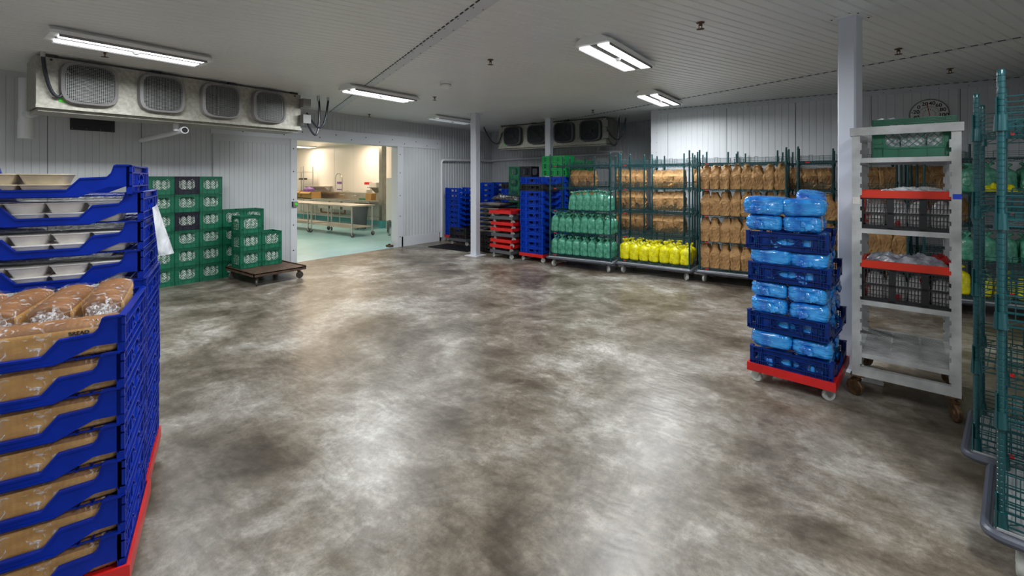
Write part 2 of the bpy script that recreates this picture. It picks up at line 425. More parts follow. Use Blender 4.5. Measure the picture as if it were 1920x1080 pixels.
# ceiling: pans at 22.5 degrees to the walls, seams every few metres
CA = R(-22.5)   # seam direction in room coordinates; pans run across the seams
def clip_room(me, x0, x1, y0, y1):
    bm = bmesh.new(); bm.from_mesh(me)
    for co, no in (((x0, 0, 0), (-1, 0, 0)), ((x1, 0, 0), (1, 0, 0)), ((0, y0, 0), (0, -1, 0)), ((0, y1, 0), (0, 1, 0))):
        g = bm.verts[:]+bm.edges[:]+bm.faces[:]
        bmesh.ops.bisect_plane(bm, geom=g, plane_co=co, plane_no=no, clear_outer=True)
    bm.to_mesh(me); bm.free()
# pans run along v (67.5 deg); the profile varies along u (-22.5 deg)
U = Vector((cos(CA), sin(CA), 0)); V = Vector((-sin(CA), cos(CA), 0))
m = MB(); prof = []
pitch = 0.1016
for i in range(-130, 130):
    a = i*pitch
    prof += [(a, 0), (a+pitch-0.020, 0), (a+pitch-0.014, 0.012), (a+pitch-0.006, 0.012)]
vs = []
for t in (-16, 18):
    for (a, d) in prof: vs.append(U*a+V*t+Vector((0, 0, HC+d)))
k = len(prof)
m.add(vs, [(i, i+1, k+i+1, k+i) for i in range(k-1)])
me = m.mesh('ceiling', M_ceil, 0); clip_room(me, XL, XR+0.05, YN, YB)
co = link('ceiling', me); struct(co)
m = MB(); m.box(XL-0.1, XR+0.1, YN-0.1, YB+0.1, HC+0.016, HC+0.10); o = m.build('slab', M_trim, co)
# seams: A = wide strip with screws, B = dashed joint. distance of the seam along V
sa = Vector((-8.877, 5.432, 0)).dot(V); sb = Vector((-2.083, 8.081, 0)).dot(V)
def seam(name, v, w, dashed=True):
    m = MB(); c0 = V*v
    a, b = U*-12+c0, U*9+c0
    if w: m.add([a+Vector((0, 0, HC-0.006)), b+Vector((0, 0, HC-0.006)), b+V*w+Vector((0, 0, HC-0.006)), a+V*w+Vector((0, 0, HC-0.006)),
                 a+Vector((0, 0, HC+0.008)), b+Vector((0, 0, HC+0.008)), b+V*w+Vector((0, 0, HC+0.008)), a+V*w+Vector((0, 0, HC+0.008))],
                [(3, 2, 1, 0), (4, 5, 6, 7), (0, 1, 5, 4), (1, 2, 6, 5), (2, 3, 7, 6), (3, 0, 4, 7)])
    m.cur = 1
    for i in range(-118, 88):
        p = U*(i*pitch)+c0
        q = p+U*(pitch*0.55)
        vs = [p, q, q-V*0.012, p-V*0.012]
        z1, z2 = HC-0.007, HC+0.003
        m.add([x+Vector((0, 0, z1)) for x in vs]+[x+Vector((0, 0, z2)) for x in vs], [(3, 2, 1, 0), (4, 5, 6, 7), (0, 1, 5, 4), (1, 2, 6, 5), (2, 3, 7, 6), (3, 0, 4, 7)])
        if w and i % 3 == 0:
            for t in (0.02, w-0.02):
                s = U*(i*pitch)+c0+V*t
                m.box(s.x-0.005, s.x+0.005, s.y-0.005, s.y+0.005, HC-0.009, HC-0.004)
    me = m.mesh(name, [M_trim, M_screw], 0); clip_room(me, XL+0.01, XR-0.01, YN+0.01, YB-0.01)
    return struct(link(name, me))
seam('trim_20', sa, 0.13); seam('trim_21', sb, 0.05); seam('trim_22', sa-(sb-sa)*1.0, 0.06)
# dashed joint where the right wall meets the ceiling
m = MB()
for i in range(50):
    x = XN+0.15+i*0.1016
    m.box(x, x+0.055, YR-0.012, YR-0.002, HC-0.008, HC)
struct(m.build('trim_23', M_screw))

# door opening to the kitchen: reveal, header strip, jamb strips, sliding leaves
m = MB()
m.box(XL, XL+0.035, DY0-0.12, DY0, 0, DH); m.box(XL, XL+0.035, DY1, DY1+0.12, 0, DH)
m.box(XL, XL+0.04, 3.16, 8.63, DH, DH+0.25)
m.box(XL-0.20, XL+0.031, DY0-0.02, DY0+0.004, 0, DH+.004)
m.box(XL-0.20, XL+0.031, DY1-0.004, DY1+0.02, 0, DH+.004); m.box(XL-0.20, XL+0.031, DY0, DY1, DH-0.004, DH+0.02)
m.cur = 1
for k in range(15): m.cyl((XL+0.04, 3.3+k*0.37, DH+(0.07 if k % 2 else 0.15)), (XL+0.046, 3.3+k*0.37, DH+(0.07 if k % 2 else 0.15)), 0.012, 8)
for y in (DY0-0.07, DY1+0.07):
    for z in (0.25, 0.75, 1.25, 1.8, 2.25): m.cyl((XL+0.035, y, z), (XL+0.041, y, z), 0.012, 8)
struct(m.build('door_1', [M_trim, M_screw]))
m = MB()
m.box(XL+0.0, XL+0.03, DY1+0.12, DY1+0.17, 0, DH); m.box(XL, XL+0.03, DY1+0.12, 8.62, 0, 0.24); m.box(XL, XL+0.03, 8.57, 8.62, 0, DH)
struct(m.build('trim_24', M_trim))
for k, (a, b) in enumerate(((DY1+0.17, 8.57),)):
    left_panel('door_2', a, b, 0.24, DH, 0.10, 'corr', M_wallg, XL+0.02)
m = MB(); m.box(XL, XL+0.028, 3.2, 3.235, 0, DH); m.box(XL, XL+0.028, 3.235, DY0-0.16, DH-0.12, DH)
struct(m.build('trim_25', M_wallg))
left_panel('door_3', 3.235, DY0-0.12, 0, DH, 0.0762, 'groove', M_wallg, XL+0.02)
# baseboards
m = MB(); m.box(XL, XL+0.02, 8.64, YB, 0, 0.12); struct(m.build('baseboard_left', M_trim))
m = MB(); m.box(XL, XN, YB-0.02, YB, 0, 0.12); struct(m.build('baseboard_back', M_trim))

# push button on the door edge
e = empty('door_button', (XL+0.035, DY0-0.045, 1.16)); tag(e, 'small grey push button box with a green button on the doorway edge', 'button')
MB().box(0, 0.05, -0.05, 0.04, -0.05, 0.05).build('box', M_greyp, e)
MB().box(0.0, 0.04, -0.06, -0.05, -0.05, 0.05).build('bracket', M_black, e)
m = MB(); m.lathe([(0.0, 0.05), (0.028, 0.05), (0.028, 0.062), (0.0, 0.066)], 14, (0, 0.0, 0), 'x'); m.build('button', M_neon, e)

# columns
def column(x, y, s, label, a=0.0):
    e = empty('column', (x, y, 0), a)
    r = 0.012; h = s/2
    poly = [(h, -h+r), (h, h-r), (h-r, h), (-h+r, h), (-h, h-r), (-h, -h+r), (-h+r, -h), (h-r, -h)]
    m = MB(); m.prism(poly, 0.012, HC-0.001); m.build('shaft', M_column, e)
    m = MB(); m.box(-h-0.09, h+0.09, -h-0.09, h+0.09, 0, 0.012); m.build('base_plate', M_column, e)
    m = MB(); m.box(-h-0.05, h+0.05, -h-0.05, h+0.05, HC-0.006, HC-0.001)
    m.cur = 1
    for sx in (-1, 1):
        for sy in (-1, 1): m.box(sx*(h+0.03)-0.006, sx*(h+0.03)+0.006, sy*(h+0.03)-0.006, sy*(h+0.03)+0.006, HC-0.010, HC-0.005)
    m.build('cap_plate', [M_ceil, M_screw], e)
    return tag(e, label, 'column')
c3 = W2(2.967, 3.98)
column(c3[0], c3[1], 0.14, 'white square column right beside the grey shelving rack', CA)
column(-6.47, 7.40, 0.155, 'white square column before the stacked black boards and dark floor mat', 0)
column(-5.64, 9.07, 0.145, 'white square column rising behind the green crates, before the far cooler', 0)

# ceiling light fixtures
def fixture(x, y, label, on=True, power=1.0):
    e = empty('ceiling_light', (x, y, HC)); w, l = 0.20, 0.66
    m = MB()
    prof = [(-w, -0.045), (-w*0.62, -0.0), (w*0.62, -0.0), (w, -0.045), (w, -0.075), (-w, -0.075)]
    rings = [[(px*f, yy, pz) for px, pz in prof] for yy, f in ((-l, 0.86), (-l+0.05, 1.0), (l-0.05, 1.0), (l, 0.86))]
    m.loft(rings)
    m.build('housing', M_white, e, smooth=20)
    for s in (-1, 1):
        m = MB(); m.box(s*0.040, s*0.164, -l+0.07, l-0.07, -0.088, -0.0755)
        d = m.build('diffuser', M_lit if on else M_fillglow, e)
        d['label'] = 'glowing white light panel' if on else 'unlit white light panel with added faint glow'
    m = MB(); m.box(-0.172, -0.168, -l+0.06, l-0.06, -0.10, -0.0755); m.box(0.168, 0.172, -l+0.06, l-0.06, -0.10, -0.0755)
    m.box(-0.038, 0.038, -l+0.06, l-0.06, -0.082, -0.0755)
    m.build('reflector_edge', M_greyp if on else M_trim, e)
    m = MB(); m.lathe([(0.0, -0.115), (0.022, -0.11), (0.032, -0.09), (0.032, -0.080)], 12); m.build('motion_sensor', M_white, e)
    if on or True:
        ld = bpy.data.lights.new('lamp', 'AREA'); ld.shape = 'RECTANGLE'; ld.size = 0.34; ld.size_y = 1.2
        ld.energy = LAMP_W*power; ld.color = (0.93, 0.97, 1.0); ld.spread = R(172)
        lo = bpy.data.objects.new('lamp', ld); COL.objects.link(lo); lo.parent = e; lo.location = (0, 0, -0.118)
    return tag(e, label, 'ceiling light')
M_lit = mat('lit_diffuser', (0.95, 0.97, 1.0), 0.4, emit=5.0)
M_fillglow = mat('fill_glow_diffuser', (0.55, 0.60, 0.60), 0.3, emit=0.5)  # faint emission added to a fixture that is really off
fixture(-6.0, 1.47, 'long lit ceiling light in front of the near cooler')
fixture(-6.03, 4.61, 'lit ceiling light near the kitchen doorway', power=1.1)
fixture(-2.04, 4.72, 'lit ceiling light nearest the middle of the ceiling', power=1.15)
fixture(-2.57, 7.70, 'small lit ceiling light next to the white back wall', power=1.1)
fixture(-7.36, 7.62, 'unlit ceiling light with added fill glow left of the white column', False, power=0.4)  # switched off in reality; weak lamp added as fill for the recess
# fixtures of the same grid over and behind the camera
for x, y, l in ((-2.0, 1.2, 'lit ceiling light straight above the camera, out of the frame'), (-5.9, -2.0, 'lit ceiling light behind the camera on the cooler side'),
                (-2.0, -2.0, 'lit ceiling light behind the camera, middle row'), (0.9, 1.4, 'lit ceiling light above the right foreground carts')):
    fixture(x, y, l, power=1.15 if x > 0 else 0.5)

# sprinkler heads, smoke detector
spr = None
def sprinkler(x, y, label):
    global spr
    if spr is None:
        spr = empty('sprinkler_head', (0, 0, 0))
        MB().lathe([(0.0, 0.0), (0.035, 0.0), (0.035, -0.006), (0.012, -0.008), (0.012, -0.03), (0.0, -0.03)], 12).build('escutcheon', M_rust, spr)
        m = MB(); m.bar((0.014, 0, -0.02), (0.010, 0, -0.06), 0.006); m.bar((-0.014, 0, -0.02), (-0.010, 0, -0.06), 0.006)
        m.build('frame_arms', M_rust, spr)
        m = MB()
        for k in range(10):
            a = k*pi/5; m.bar((0, 0, -0.062), (0.034*cos(a), 0.034*sin(a), -0.060), 0.008, 0.003)
        m.lathe([(0, -0.060), (0.014, -0.060), (0.014, -0.064), (0, -0.066)], 10)
        m.build('deflector', M_rust, spr)
    o = place(spr, (x, y, HC)); tag(o, label, 'sprinkler', 'sprinkler heads in the ceiling')
for x, y, l in ((-6.62, 1.35, 'sprinkler head above the near cooler'), (-3.40, 4.16, 'sprinkler head in mid ceiling, left of the brightest light'),
                (-5.72, 5.48, 'sprinkler head just below the smoke detector'), (-1.07, 4.30, 'sprinkler head between the small light and the big column'),
                (0.44, 6.45, 'sprinkler head just right of the big column'), (1.05, 8.0, 'rightmost sprinkler head, above the dial thermometer'),
                (-8.40, 6.10, 'sprinkler head close over the doorway wall'), (-4.2, 8.45, 'sprinkler head before the far cooler')):
    sprinkler(x, y, l)
e = empty('smoke_detector', (-4.69, 4.714, HC)); tag(e, 'round white smoke detector on the ceiling', 'smoke detector')
MB().lathe([(0.0, 0), (0.085, 0), (0.085, -0.045), (0.0, -0.045)], 20).build('base', M_white, e)
MB().lathe([(0.0, -0.046), (0.08, -0.046), (0.082, -0.052), (0.0, -0.053)], 20).build('gap', M_voidshade, e)
MB().lathe([(0.0, -0.053), (0.085, -0.054), (0.08, -0.08), (0.045, -0.10), (0.03, -0.115), (0.0, -0.118)], 20).build('sensor_cap', M_white, e)

# ================================================================ evaporator coolers (face along local -y, length along x)
def superring(cx, cz, hx, hz, y, n=32, p=4.5):
    out = []
    for k in range(n):
        a = 2*pi*k/n; c, s = cos(a), sin(a)
        r = (abs(c)**p+abs(s)**p)**(-1/p); out.append((cx+hx*r*c, y, cz+hz*r*s))
    return out
def cooler(loc, rz, L, label, fans, housing_mat, right_boxes):
    e = empty('cooler', loc, rz); z0, z1, dp = -0.60, -0.03, 0.62
    m = MB(); m.box(0, L, 0, dp, z0, z1); m.box(-0.006, L+0.006, -0.02, 0.03, z0-0.012, z0+0.02)
    m.cur = 1
    for k in range(9): m.box(0.15+k*L/9, 0.18+k*L/9, -0.024, -0.02, z0+0.004, z0+0.014)
    m.build('body', [M_galv, M_wire], e)
    for x in (0.12, L*0.36, L*0.66, L-0.1):
        m = MB(); m.box(x-0.05, x+0.05, -0.004, 0.07, z1-0.004, 0.0); m.cyl((x, -0.012, z1-0.03), (x, 0.0, z1-0.03), 0.012, 8); m.build('hanger', M_screw, e)
    m = MB(); m.box(0.02, L-0.02, 0.05, dp-0.05, z0-0.045, z0-0.012); m.build('drip_pan', M_galv, e)
    for (a, b) in fans:
        cx = (a+b)/2; hx = (b-a)/2; cz = z0+0.30; hz = 0.247
        m = MB()
        rs = [superring(cx, cz, hx, hz, 0.0), superring(cx, cz, hx, hz, -0.05), superring(cx, cz, hx*0.97, hz*0.97, -0.09), superring(cx, cz, hx*0.84, hz*0.88, -0.10),
              superring(cx, cz, hx*0.82, hz*0.86, -0.06)]
        m.loft(rs, cap=False)
        h = m.build('fan_housing', housing_mat, e)
        m = MB(); m.loft([superring(cx, cz, hx*0.9, hz*0.92, -0.004), superring(cx, cz, hx*0.9, hz*0.92, -0.008)]); m.build('opening', M_voidshade, h)  # black sheet painted as the dark inside behind the guard
        m = MB(); n = 12
        for i in range(-n, n+1):
            t = i/n*0.80; lim = (1-abs(t/0.84)**4.5)**(1/4.5)*0.85
            w = 0.0026
            m.box(cx+t*hx-w/2, cx+t*hx+w/2, -0.088, -0.085, cz-lim*hz, cz+lim*hz)
            m.box(cx-lim*hx*0.96, cx+lim*hx*0.96, -0.091, -0.088, cz+t*hz*1.03-w/2, cz+t*hz*1.03+w/2)
        m.build('fan_guard', M_wire if housing_mat is M_greyp else M_greyd, h)
        m = MB()
        for k in range(4):
            a2 = k*pi/2+0.4
            r0, r1 = 0.04, min(hx, hz)*0.82
            da = 0.5
            m.add([(cx+r0*cos(a2), -0.03, cz+r0*sin(a2)), (cx+r1*cos(a2), -0.03, cz+r1*sin(a2)),
                   (cx+r1*cos(a2+da), -0.06, cz+r1*sin(a2+da)), (cx+r0*cos(a2+da), -0.05, cz+r0*sin(a2+da)),
                   (cx+r0*cos(a2), -0.033, cz+r0*sin(a2)), (cx+r1*cos(a2), -0.033, cz+r1*sin(a2)),
                   (cx+r1*cos(a2+da), -0.063, cz+r1*sin(a2+da)), (cx+r0*cos(a2+da), -0.053, cz+r0*sin(a2+da))],
                  [(0, 1, 2, 3), (7, 6, 5, 4), (0, 4, 5, 1), (1, 5, 6, 2), (2, 6, 7, 3), (3, 7, 4, 0)])
        m.lathe([(0, -0.01), (0.05, -0.01), (0.05, -0.07), (0.02, -0.08), (0, -0.08)], 14, (cx, 0, cz), 'y')
        m.build('fan_blades', M_black, h)
    s = MB().box(0.18, 0.30, -0.004, -0.001, z0+0.07, z0+0.15).build('sticker', M_neon, e); s['label'] = 'bright green sticker'
    # flexible conduits at both ends
    m = MB(); pts = []
    for i in range(13):
        t = i/12; pts.append((0.04+(0.25-0.04)*t**1.5 if loc[1] < 5 else -0.45+0.60*t, -0.10+0.05*t, 0.0-0.42*sin(min(1, t*1.15)*pi*0.5) - (0.10*sin(t*pi)) + (0.22*max(0, t-0.82)/0.18)))
    m.tube(pts, 0.018, 8); m.cur = 1
    m.cyl((pts[0][0], pts[0][1], 0.03), (pts[0][0], pts[0][1], -0.06), 0.022, 8); m.cyl(pts[-1], (pts[-1][0], 0.0, pts[-1][2]+0.03), 0.02, 8)
    m.build('conduit', [M_cond, M_zinc], e)
    m = MB(); m.box(L-0.03, L+0.10, -0.14, -0.02, z0+0.36, z0+0.50); m.box(L-0.03, L+0.10, -0.14, -0.02, z0+0.10, z0+0.24)
    m.build('junction_box', M_greyp, e)
    for ex, dz in ((0.30, 0.12), (0.48, 0.26)):
        m = MB(); pts = []
        a = Vector((L+0.06, -0.08, z0+dz+0.02)); top = Vector((L+ex, -0.02, 0.0))
        for i in range(17):
            t = i/16
            x = a.x+(top.x-a.x)*(1-(1-t)**1.2)
            z = a.z+(top.z-a.z)*t**2.2-0.26*sin(pi*min(1, t*1.3))**1.0*(1 if t < 0.77 else 0)
            pts.append((x+0.08*sin(t*pi), a.y+(top.y-a.y)*t, z))
        m.tube(pts, 0.017, 8); m.cur = 1; m.cyl((top.x, top.y, 0.03), (top.x, top.y, -0.09), 0.022, 8)
        m.build('conduit', [M_cond, M_zinc], e)
    return tag(e, label, 'cooler')
cooler((-7.27, 0.90, HC), pi/2, 3.04, 'near galvanised cooler with four grey fans under the ceiling', [(1.08-0.90, 1.60-0.90), (1.795-0.9, 2.295-0.9), (2.485-0.9, 3.002-0.9), (3.16-0.9, 3.66-0.9)], M_greyp, True)
cooler((-7.50, 9.53, HC), 0, 3.10, 'far galvanised cooler with four dark fans above the tray stacks', [(0.21, 0.78), (0.96, 1.54), (1.74, 2.30), (2.44, 3.0)], M_greyd, True)

# black panel, drain pipes, camera-like pipe
e = empty('wall_panel', (XL+0.004, 1.42, 2.35)); tag(e, 'black rectangular panel screwed to the wall below the near cooler', 'panel')
m = MB(); m.box(0, 0.02, 0, 0.48, 0, 0.20); m.build('plate', M_black, e)
m = MB()
for y in (0.02, 0.17, 0.32, 0.46):
    for z in (0.02, 0.18): m.cyl((0.02, y, z), (0.023, y, z), 0.005, 6)
m.build('screws', M_wire, e)
m = MB(); m.tube([(-8.18, 0.93, 2.9), (-8.18, 0.93, 2.42), (-8.20, 0.93, 2.36), (-8.20, 0.93, 2.16)], [0.07, 0.07, 0.075, 0.075], 14)
m.tube([(-8.18, 0.93, 2.45), (-7.9, 0.95, 2.45)], 0.05, 12)
tag(m.build('drain_pipe', M_pvc), 'thick white drain pipe at the left end of the near cooler', 'pipe')
m = MB(); m.tube([(-7.55, 2.30, 2.46), (-7.55, 2.30, 2.33)], 0.04, 12); m.tube([(-7.45, 2.36, 2.335), (-8.72, 2.20, 2.25)], 0.036, 12)
m.lathe([(0.036, 0), (0.048, 0.0), (0.048, 0.07), (0.036, 0.07)], 14, (-7.48, 2.355, 2.335), 'x')
m.cur = 1; m.cyl((-7.409, 2.355, 2.335), (-7.405, 2.355, 2.335), 0.036, 12)
tag(m.build('drain_pipe', [M_pvc, M_voidshade]), 'white drain pipe with an open end under the near cooler', 'pipe')
m = MB(); m.tube([(XL+0.07, 8.60, 0.1), (XL+0.07, 8.60, 2.10), (XL+0.08, 8.63, 2.15), (XL+0.08, 8.70, 2.16), (XL+0.08, YB-0.12, 2.20), (XL+0.16, YB-0.07, 2.21), (XL+0.3, YB-0.07, 2.215), (-4.8, YB-0.07, 2.30)], 0.036, 10)
m.tube([(-6.75, YB-0.07, 2.30), (-6.75, YB-0.3, 2.45)], 0.06, 12); m.tube([(-6.75, YB-0.09, 2.45), (-6.75, YB-0.07, 2.24)], 0.055, 12)
tag(m.build('drain_pipe', M_pvc), 'long white pipe running around the far corner walls', 'pipe')
m = MB(); m.tube([(-5.05, YB-0.3, 2.46), (-5.05, YB-0.3, 2.36)], 0.035, 10); m.tube([(-5.10, YB-0.3, 2.36), (-4.35, YB-0.5, 2.30)], 0.03, 10)
tag(m.build('drain_pipe', M_pvc), 'short white pipe stub under the far cooler', 'pipe')

# dial thermometer
e = empty('dial_thermometer', (0.98, YR-0.002, 2.63)); tag(e, 'large round dial thermometer on the white back wall', 'thermometer')
MB().lathe([(0.0, 0), (0.228, 0), (0.228, -0.03), (0.215, -0.035), (0.0, -0.035)], 40, (0, 0, 0), 'y').build('rim', M_greyp, e)
MB().lathe([(0.0, -0.0355), (0.212, -0.0355), (0.0, -0.037)], 40, (0, 0, 0), 'y').build('dial', M_white, e)
def text_mesh(txt, size, mt, depth=0.0006):
    c = bpy.data.curves.new('text', 'FONT'); c.body = txt; c.size = size; c.align_x = 'CENTER'; c.align_y = 'CENTER'; c.extrude = depth; c.offset = size*0.02
    o = bpy.data.objects.new('text', c); COL.objects.link(o)
    dg = bpy.context.evaluated_depsgraph_get(); me = bpy.data.meshes.new_from_object(o.evaluated_get(dg))
    bpy.data.objects.remove(o); me.materials.clear(); me.materials.append(mt); return me
for i, tx in enumerate(('-40', '-20', '0', '20', '40', '60', '80', '100', '120')):
    a = R(194-i*29)
    r = 0.162
    link('numeral', text_mesh(tx, 0.074, M_print), e, (r*cos(a), -0.0385, r*sin(a)), rot=(pi/2, 0, 0))
m = MB()
for i in range(41):
    a = R(194-i*5.8); r0 = 0.095 if i % 5 == 0 else 0.108
    m.bar((r0*cos(a), -0.038, r0*sin(a)), (0.122*cos(a), -0.038, 0.122*sin(a)), 0.003, 0.001, (0, 1, 0))
    if i % 4 == 0: m.bar((0.06*cos(a), -0.038, 0.06*sin(a)), (0.08*cos(a), -0.038, 0.08*sin(a)), 0.006, 0.001, (0, 1, 0))
m.build('scale_marks', M_print, e)
m = MB(); m.bar((0.03*cos(R(-75)), -0.041, 0.03*sin(R(-75))), (0.17*cos(R(98)), -0.041, 0.17*sin(R(98))), 0.008, 0.001, (0, 1, 0)); m.build('needle', M_needle, e)
# ================================================================ casters and dollies
def caster_parts(parent, x, y, r, ztop, mt_wheel, mt_fork=None, a=0.0, w=0.028):
    """fork under ztop and a wheel touching z = 0"""
    mt_fork = mt_fork or M_zinc
    off = 0.022; cx, cy = x+off*cos(a), y+off*sin(a); s, c = sin(a), cos(a)
    m = MB(); m.cyl((x, y, ztop), (x, y, ztop-0.012), 0.028, 10); m.cyl((x, y, ztop-0.010), (x, y, min(ztop-0.02, 2*r+0.004)), 0.017, 10)
    zt = min(ztop-0.014, 2*r+0.006)
    m.bar((x-0.014*c, y-0.014*s, zt), (cx+0.018*c, cy+0.018*s, zt), w+0.014, 0.006)
    for sd in (-1, 1):
        ox, oy = -s*sd*(w/2+0.005), c*sd*(w/2+0.005)
        m.bar((x+ox, y+oy, zt), (cx+ox, cy+oy, r-0.008), 0.026, 0.004, (-s, c, 0))
    f = m.build('caster', mt_fork, parent)
    m = MB(); m.lathe([(0.0, -w/2), (r*0.9, -w/2), (r, -w*0.3), (r, w*0.3), (r*0.9, w/2), (0, w/2)], 18)
    m.lathe([(0.0, w/2), (r*0.35, w/2), (r*0.3, w/2+0.004), (0, w/2+0.004)], 12); m.lathe([(0.0, -w/2-0.004), (r*0.3, -w/2-0.004), (r*0.35, -w/2), (0, -w/2)], 12)
    Mx = Matrix.Translation((cx, cy, r)) @ Matrix.Rotation(a, 4, 'Z') @ Matrix.Rotation(pi/2, 4, 'X')
    m.xf(Mx); m.build('wheel', mt_wheel, f)

def make_dolly(mt):
    e = empty('dolly', (0, 0, 0)); m = MB(); L, D, z0, z1 = 0.355, 0.298, 0.103, 0.156
    for s in (-1, 1):
        m.box(-L, L, s*D, s*(D-0.05), z0, z1); m.box(s*L, s*(L-0.06), -D+0.05, D-0.05, z0, z1)
        m.box(-L, L, s*D, s*(D-0.012), z1, z1+0.012); m.box(s*L, s*(L-0.012), -D+0.012, D-0.012, z1, z1+0.012)
    m.box(-0.035, 0.035, -D+0.05, D-0.05, z0+0.01, z1-0.004); m.box(-L+0.06, L-0.06, -0.03, 0.03, z0+0.01, z1-0.006)
    for s in (-1, 1): m.bar((-L+0.05, s*(-D+0.05), z1-0.02), (L-0.05, s*(D-0.05), z1-0.02), 0.03, 0.03)
    m.build('frame', mt, e)
    for sx in (-1, 1):
        for sy in (-1, 1): caster_parts(e, sx*0.285, sy*0.225, 0.045, z0, M_wheel, a=0.6+sx*0.4+sy*1.1)
    return e
dolly_red = make_dolly(M_red); dolly_grey = make_dolly(M_greyd)

# ================================================================ bread tray (68 x 56 x 15 cm): low front and back edges, ribbed ends
def lerp(pts):
    def f(x):
        x = abs(x)
        for (a, b), (c, d) in zip(pts, pts[1:]):
            if x <= c: return b+(d-b)*(x-a)/max(1e-6, c-a)
        return pts[-1][1]
    return f
def tray_mesh(name, mt):
    m = MB(); L, D, H = 0.340, 0.280, 0.1385
    top = lerp([(0, .020), (.105, .020), (.150, .074), (.245, .080), (.260, .098), (.270, .134), (.280, H), (.34, H)])
    bot = lerp([(0, -.014), (.14, -.014), (.25, .036), (.34, .036)])
    xs = sorted(set([s*x for s in (-1, 1) for x in (0, .105, .125, .14, .150, .19, .22, .245, .25, .260, .270, .280, .328)]))
    for s in (-1, 1):
        m.strip(xs, bot, top, s*D, s*(D-0.010))
        rimt = lambda x: top(x)+0.004
        m.strip(xs, lambda x: top(x)-0.004, rimt, s*(D+0.004), s*(D-0.016))
        m.strip([x for x in xs if abs(x) <= .14], lambda x: -0.010, lambda x: -0.004, s*(D+0.004), s*D)
        for sx in (-1, 1):     # stacking lugs on the corner
            for k in range(3): m.box(sx*(0.335-k*0.017), sx*(0.328-k*0.017), s*(D+0.003), s*(D-0.02), H, H+0.003)
    # end walls
    for s in (-1, 1):
        def bx(ya, yb, za, zb, o0=-0.024, o1=-0.018):
            m.box(s*(L+o0), s*(L+o1), ya, yb, za, zb)
        bx(-D, D, 0.0, 0.042); bx(-D, D, 0.098, H)
        for a, b in ((-.28, -.245), (-.205, -.175), (-.105, -.065), (.065, .195), (.245, .28)): bx(a, b, .042, .098)
        # rails
        for za, zb in ((H-0.006, H), (.100, .106), (.034, .040), (0.0, .006)): bx(-D, D, za, zb, -0.018, 0)
        for y in (-.277, -.255, -.235, -.215, -.170, -.115, .105, .170, .185, .200, .215, .255, .277): bx(y-.0022, y+.0022, 0.0, .106 if abs(y) < .2 or abs(y) > .26 else H, -0.018, -0.001)
        for y in (-.247, -.235, -.223, .195, .21, .225): bx(y-.002, y+.002, .106, H, -0.018, 0.001)
        for z in (.055, .068, .082): bx(-.255, -.215, z, z+.003, -0.018, -0.002); bx(.185, .215, z, z+.003, -0.018, -0.002)
        for (ya, yb) in ((-.115, -.065), (.115, .065)):
            m.bar((s*(L-.009), ya, .100), (s*(L-.009), yb*0.75, .04), .018, .004, (1, 0, 0)) if False else None
            for za, zb in ((.102, .070), (.036, .066)):
                m.bar((s*(L-.009), ya, za), (s*(L-.009), yb, zb), .0045, .018, (1, 0, 0)) if False else m.bar((s*(L-.009), ya, za), (s*(L-.009), yb, zb), .0045, .018, (0, 0, 1)) if False else m.add(*slab(s*(L-.018), s*(L), ya, za, yb, zb, .004))
        # oval hand hold ring
        n = 24; rg = [[], [], [], []]
        vs = []
        for k in range(n):
            a = 2*pi*k/n
            for (ry, rz, xo) in ((.072, .034, -.020), (.072, .034, 0), (.064, .028, 0), (.064, .028, -.020)):
                vs.append((s*(L+xo), ry*cos(a), .069+rz*sin(a)))
        fs = []
        for k in range(n):
            k2 = (k+1) % n
            for q in range(4): fs.append((k*4+q, k*4+(q+1) % 4, k2*4+(q+1) % 4, k2*4+q))
        m.add(vs, fs)
    # corner returns
    for sx in (-1, 1):
        for sy in (-1, 1): m.box(sx*(L-.002), sx*(L-.022), sy*D, sy*(D-.022), 0.028, H)
    # lattice floor
    for k in range(17): x = -.32+k*.04; m.box(x-.003, x+.003, -.272, .272, -.010, -.004)
    for k in range(14): y = -.26+k*.04; m.box(-.32, .32, y-.003, y+.003, -.010, -.004)
    return m.mesh(name, mt, 25)
def slab(x0, x1, ya, za, yb, zb, w):
    d = Vector((0, yb-ya, zb-za)).normalized(); n = Vector((0, -d.z, d.y))*w/2
    a, b = Vector((0, ya, za)), Vector((0, yb, zb)); vs = []
    for x in (x0, x1):
        for p in (a-n, a+n, b+n, b-n): vs.append((x, p.y, p.z))
    return vs, [(0, 1, 2, 3), (7, 6, 5, 4), (0, 4, 5, 1), (1, 5, 6, 2), (2, 6, 7, 3), (3, 7, 4, 0)]
TRAY = tray_mesh('bread_tray', M_blue); TRAYN = tray_mesh('bread_tray_dull', M_bluend); TRAYF = tray_mesh('bread_tray_far', M_bluef); TRAYK = tray_mesh('bread_tray_black', M_black)
PITCH = 0.140
def tray(loc, rz, label, me=None, group=None, cat='tray'):
    o = link('bread_tray', me or TRAY, None, loc, rz); return tag(o, label, cat, group)
def put_dolly(proto, loc, rz, label, group=None):
    return tag(place(proto, loc, rz), label, 'dolly', group)
ORDB = lambda i: ORD[i]

# ================================================================ left foreground: two tray stacks
FA = R(90-22.5+1.4)            # direction of the tray ends' normal turned so that the long side runs along it
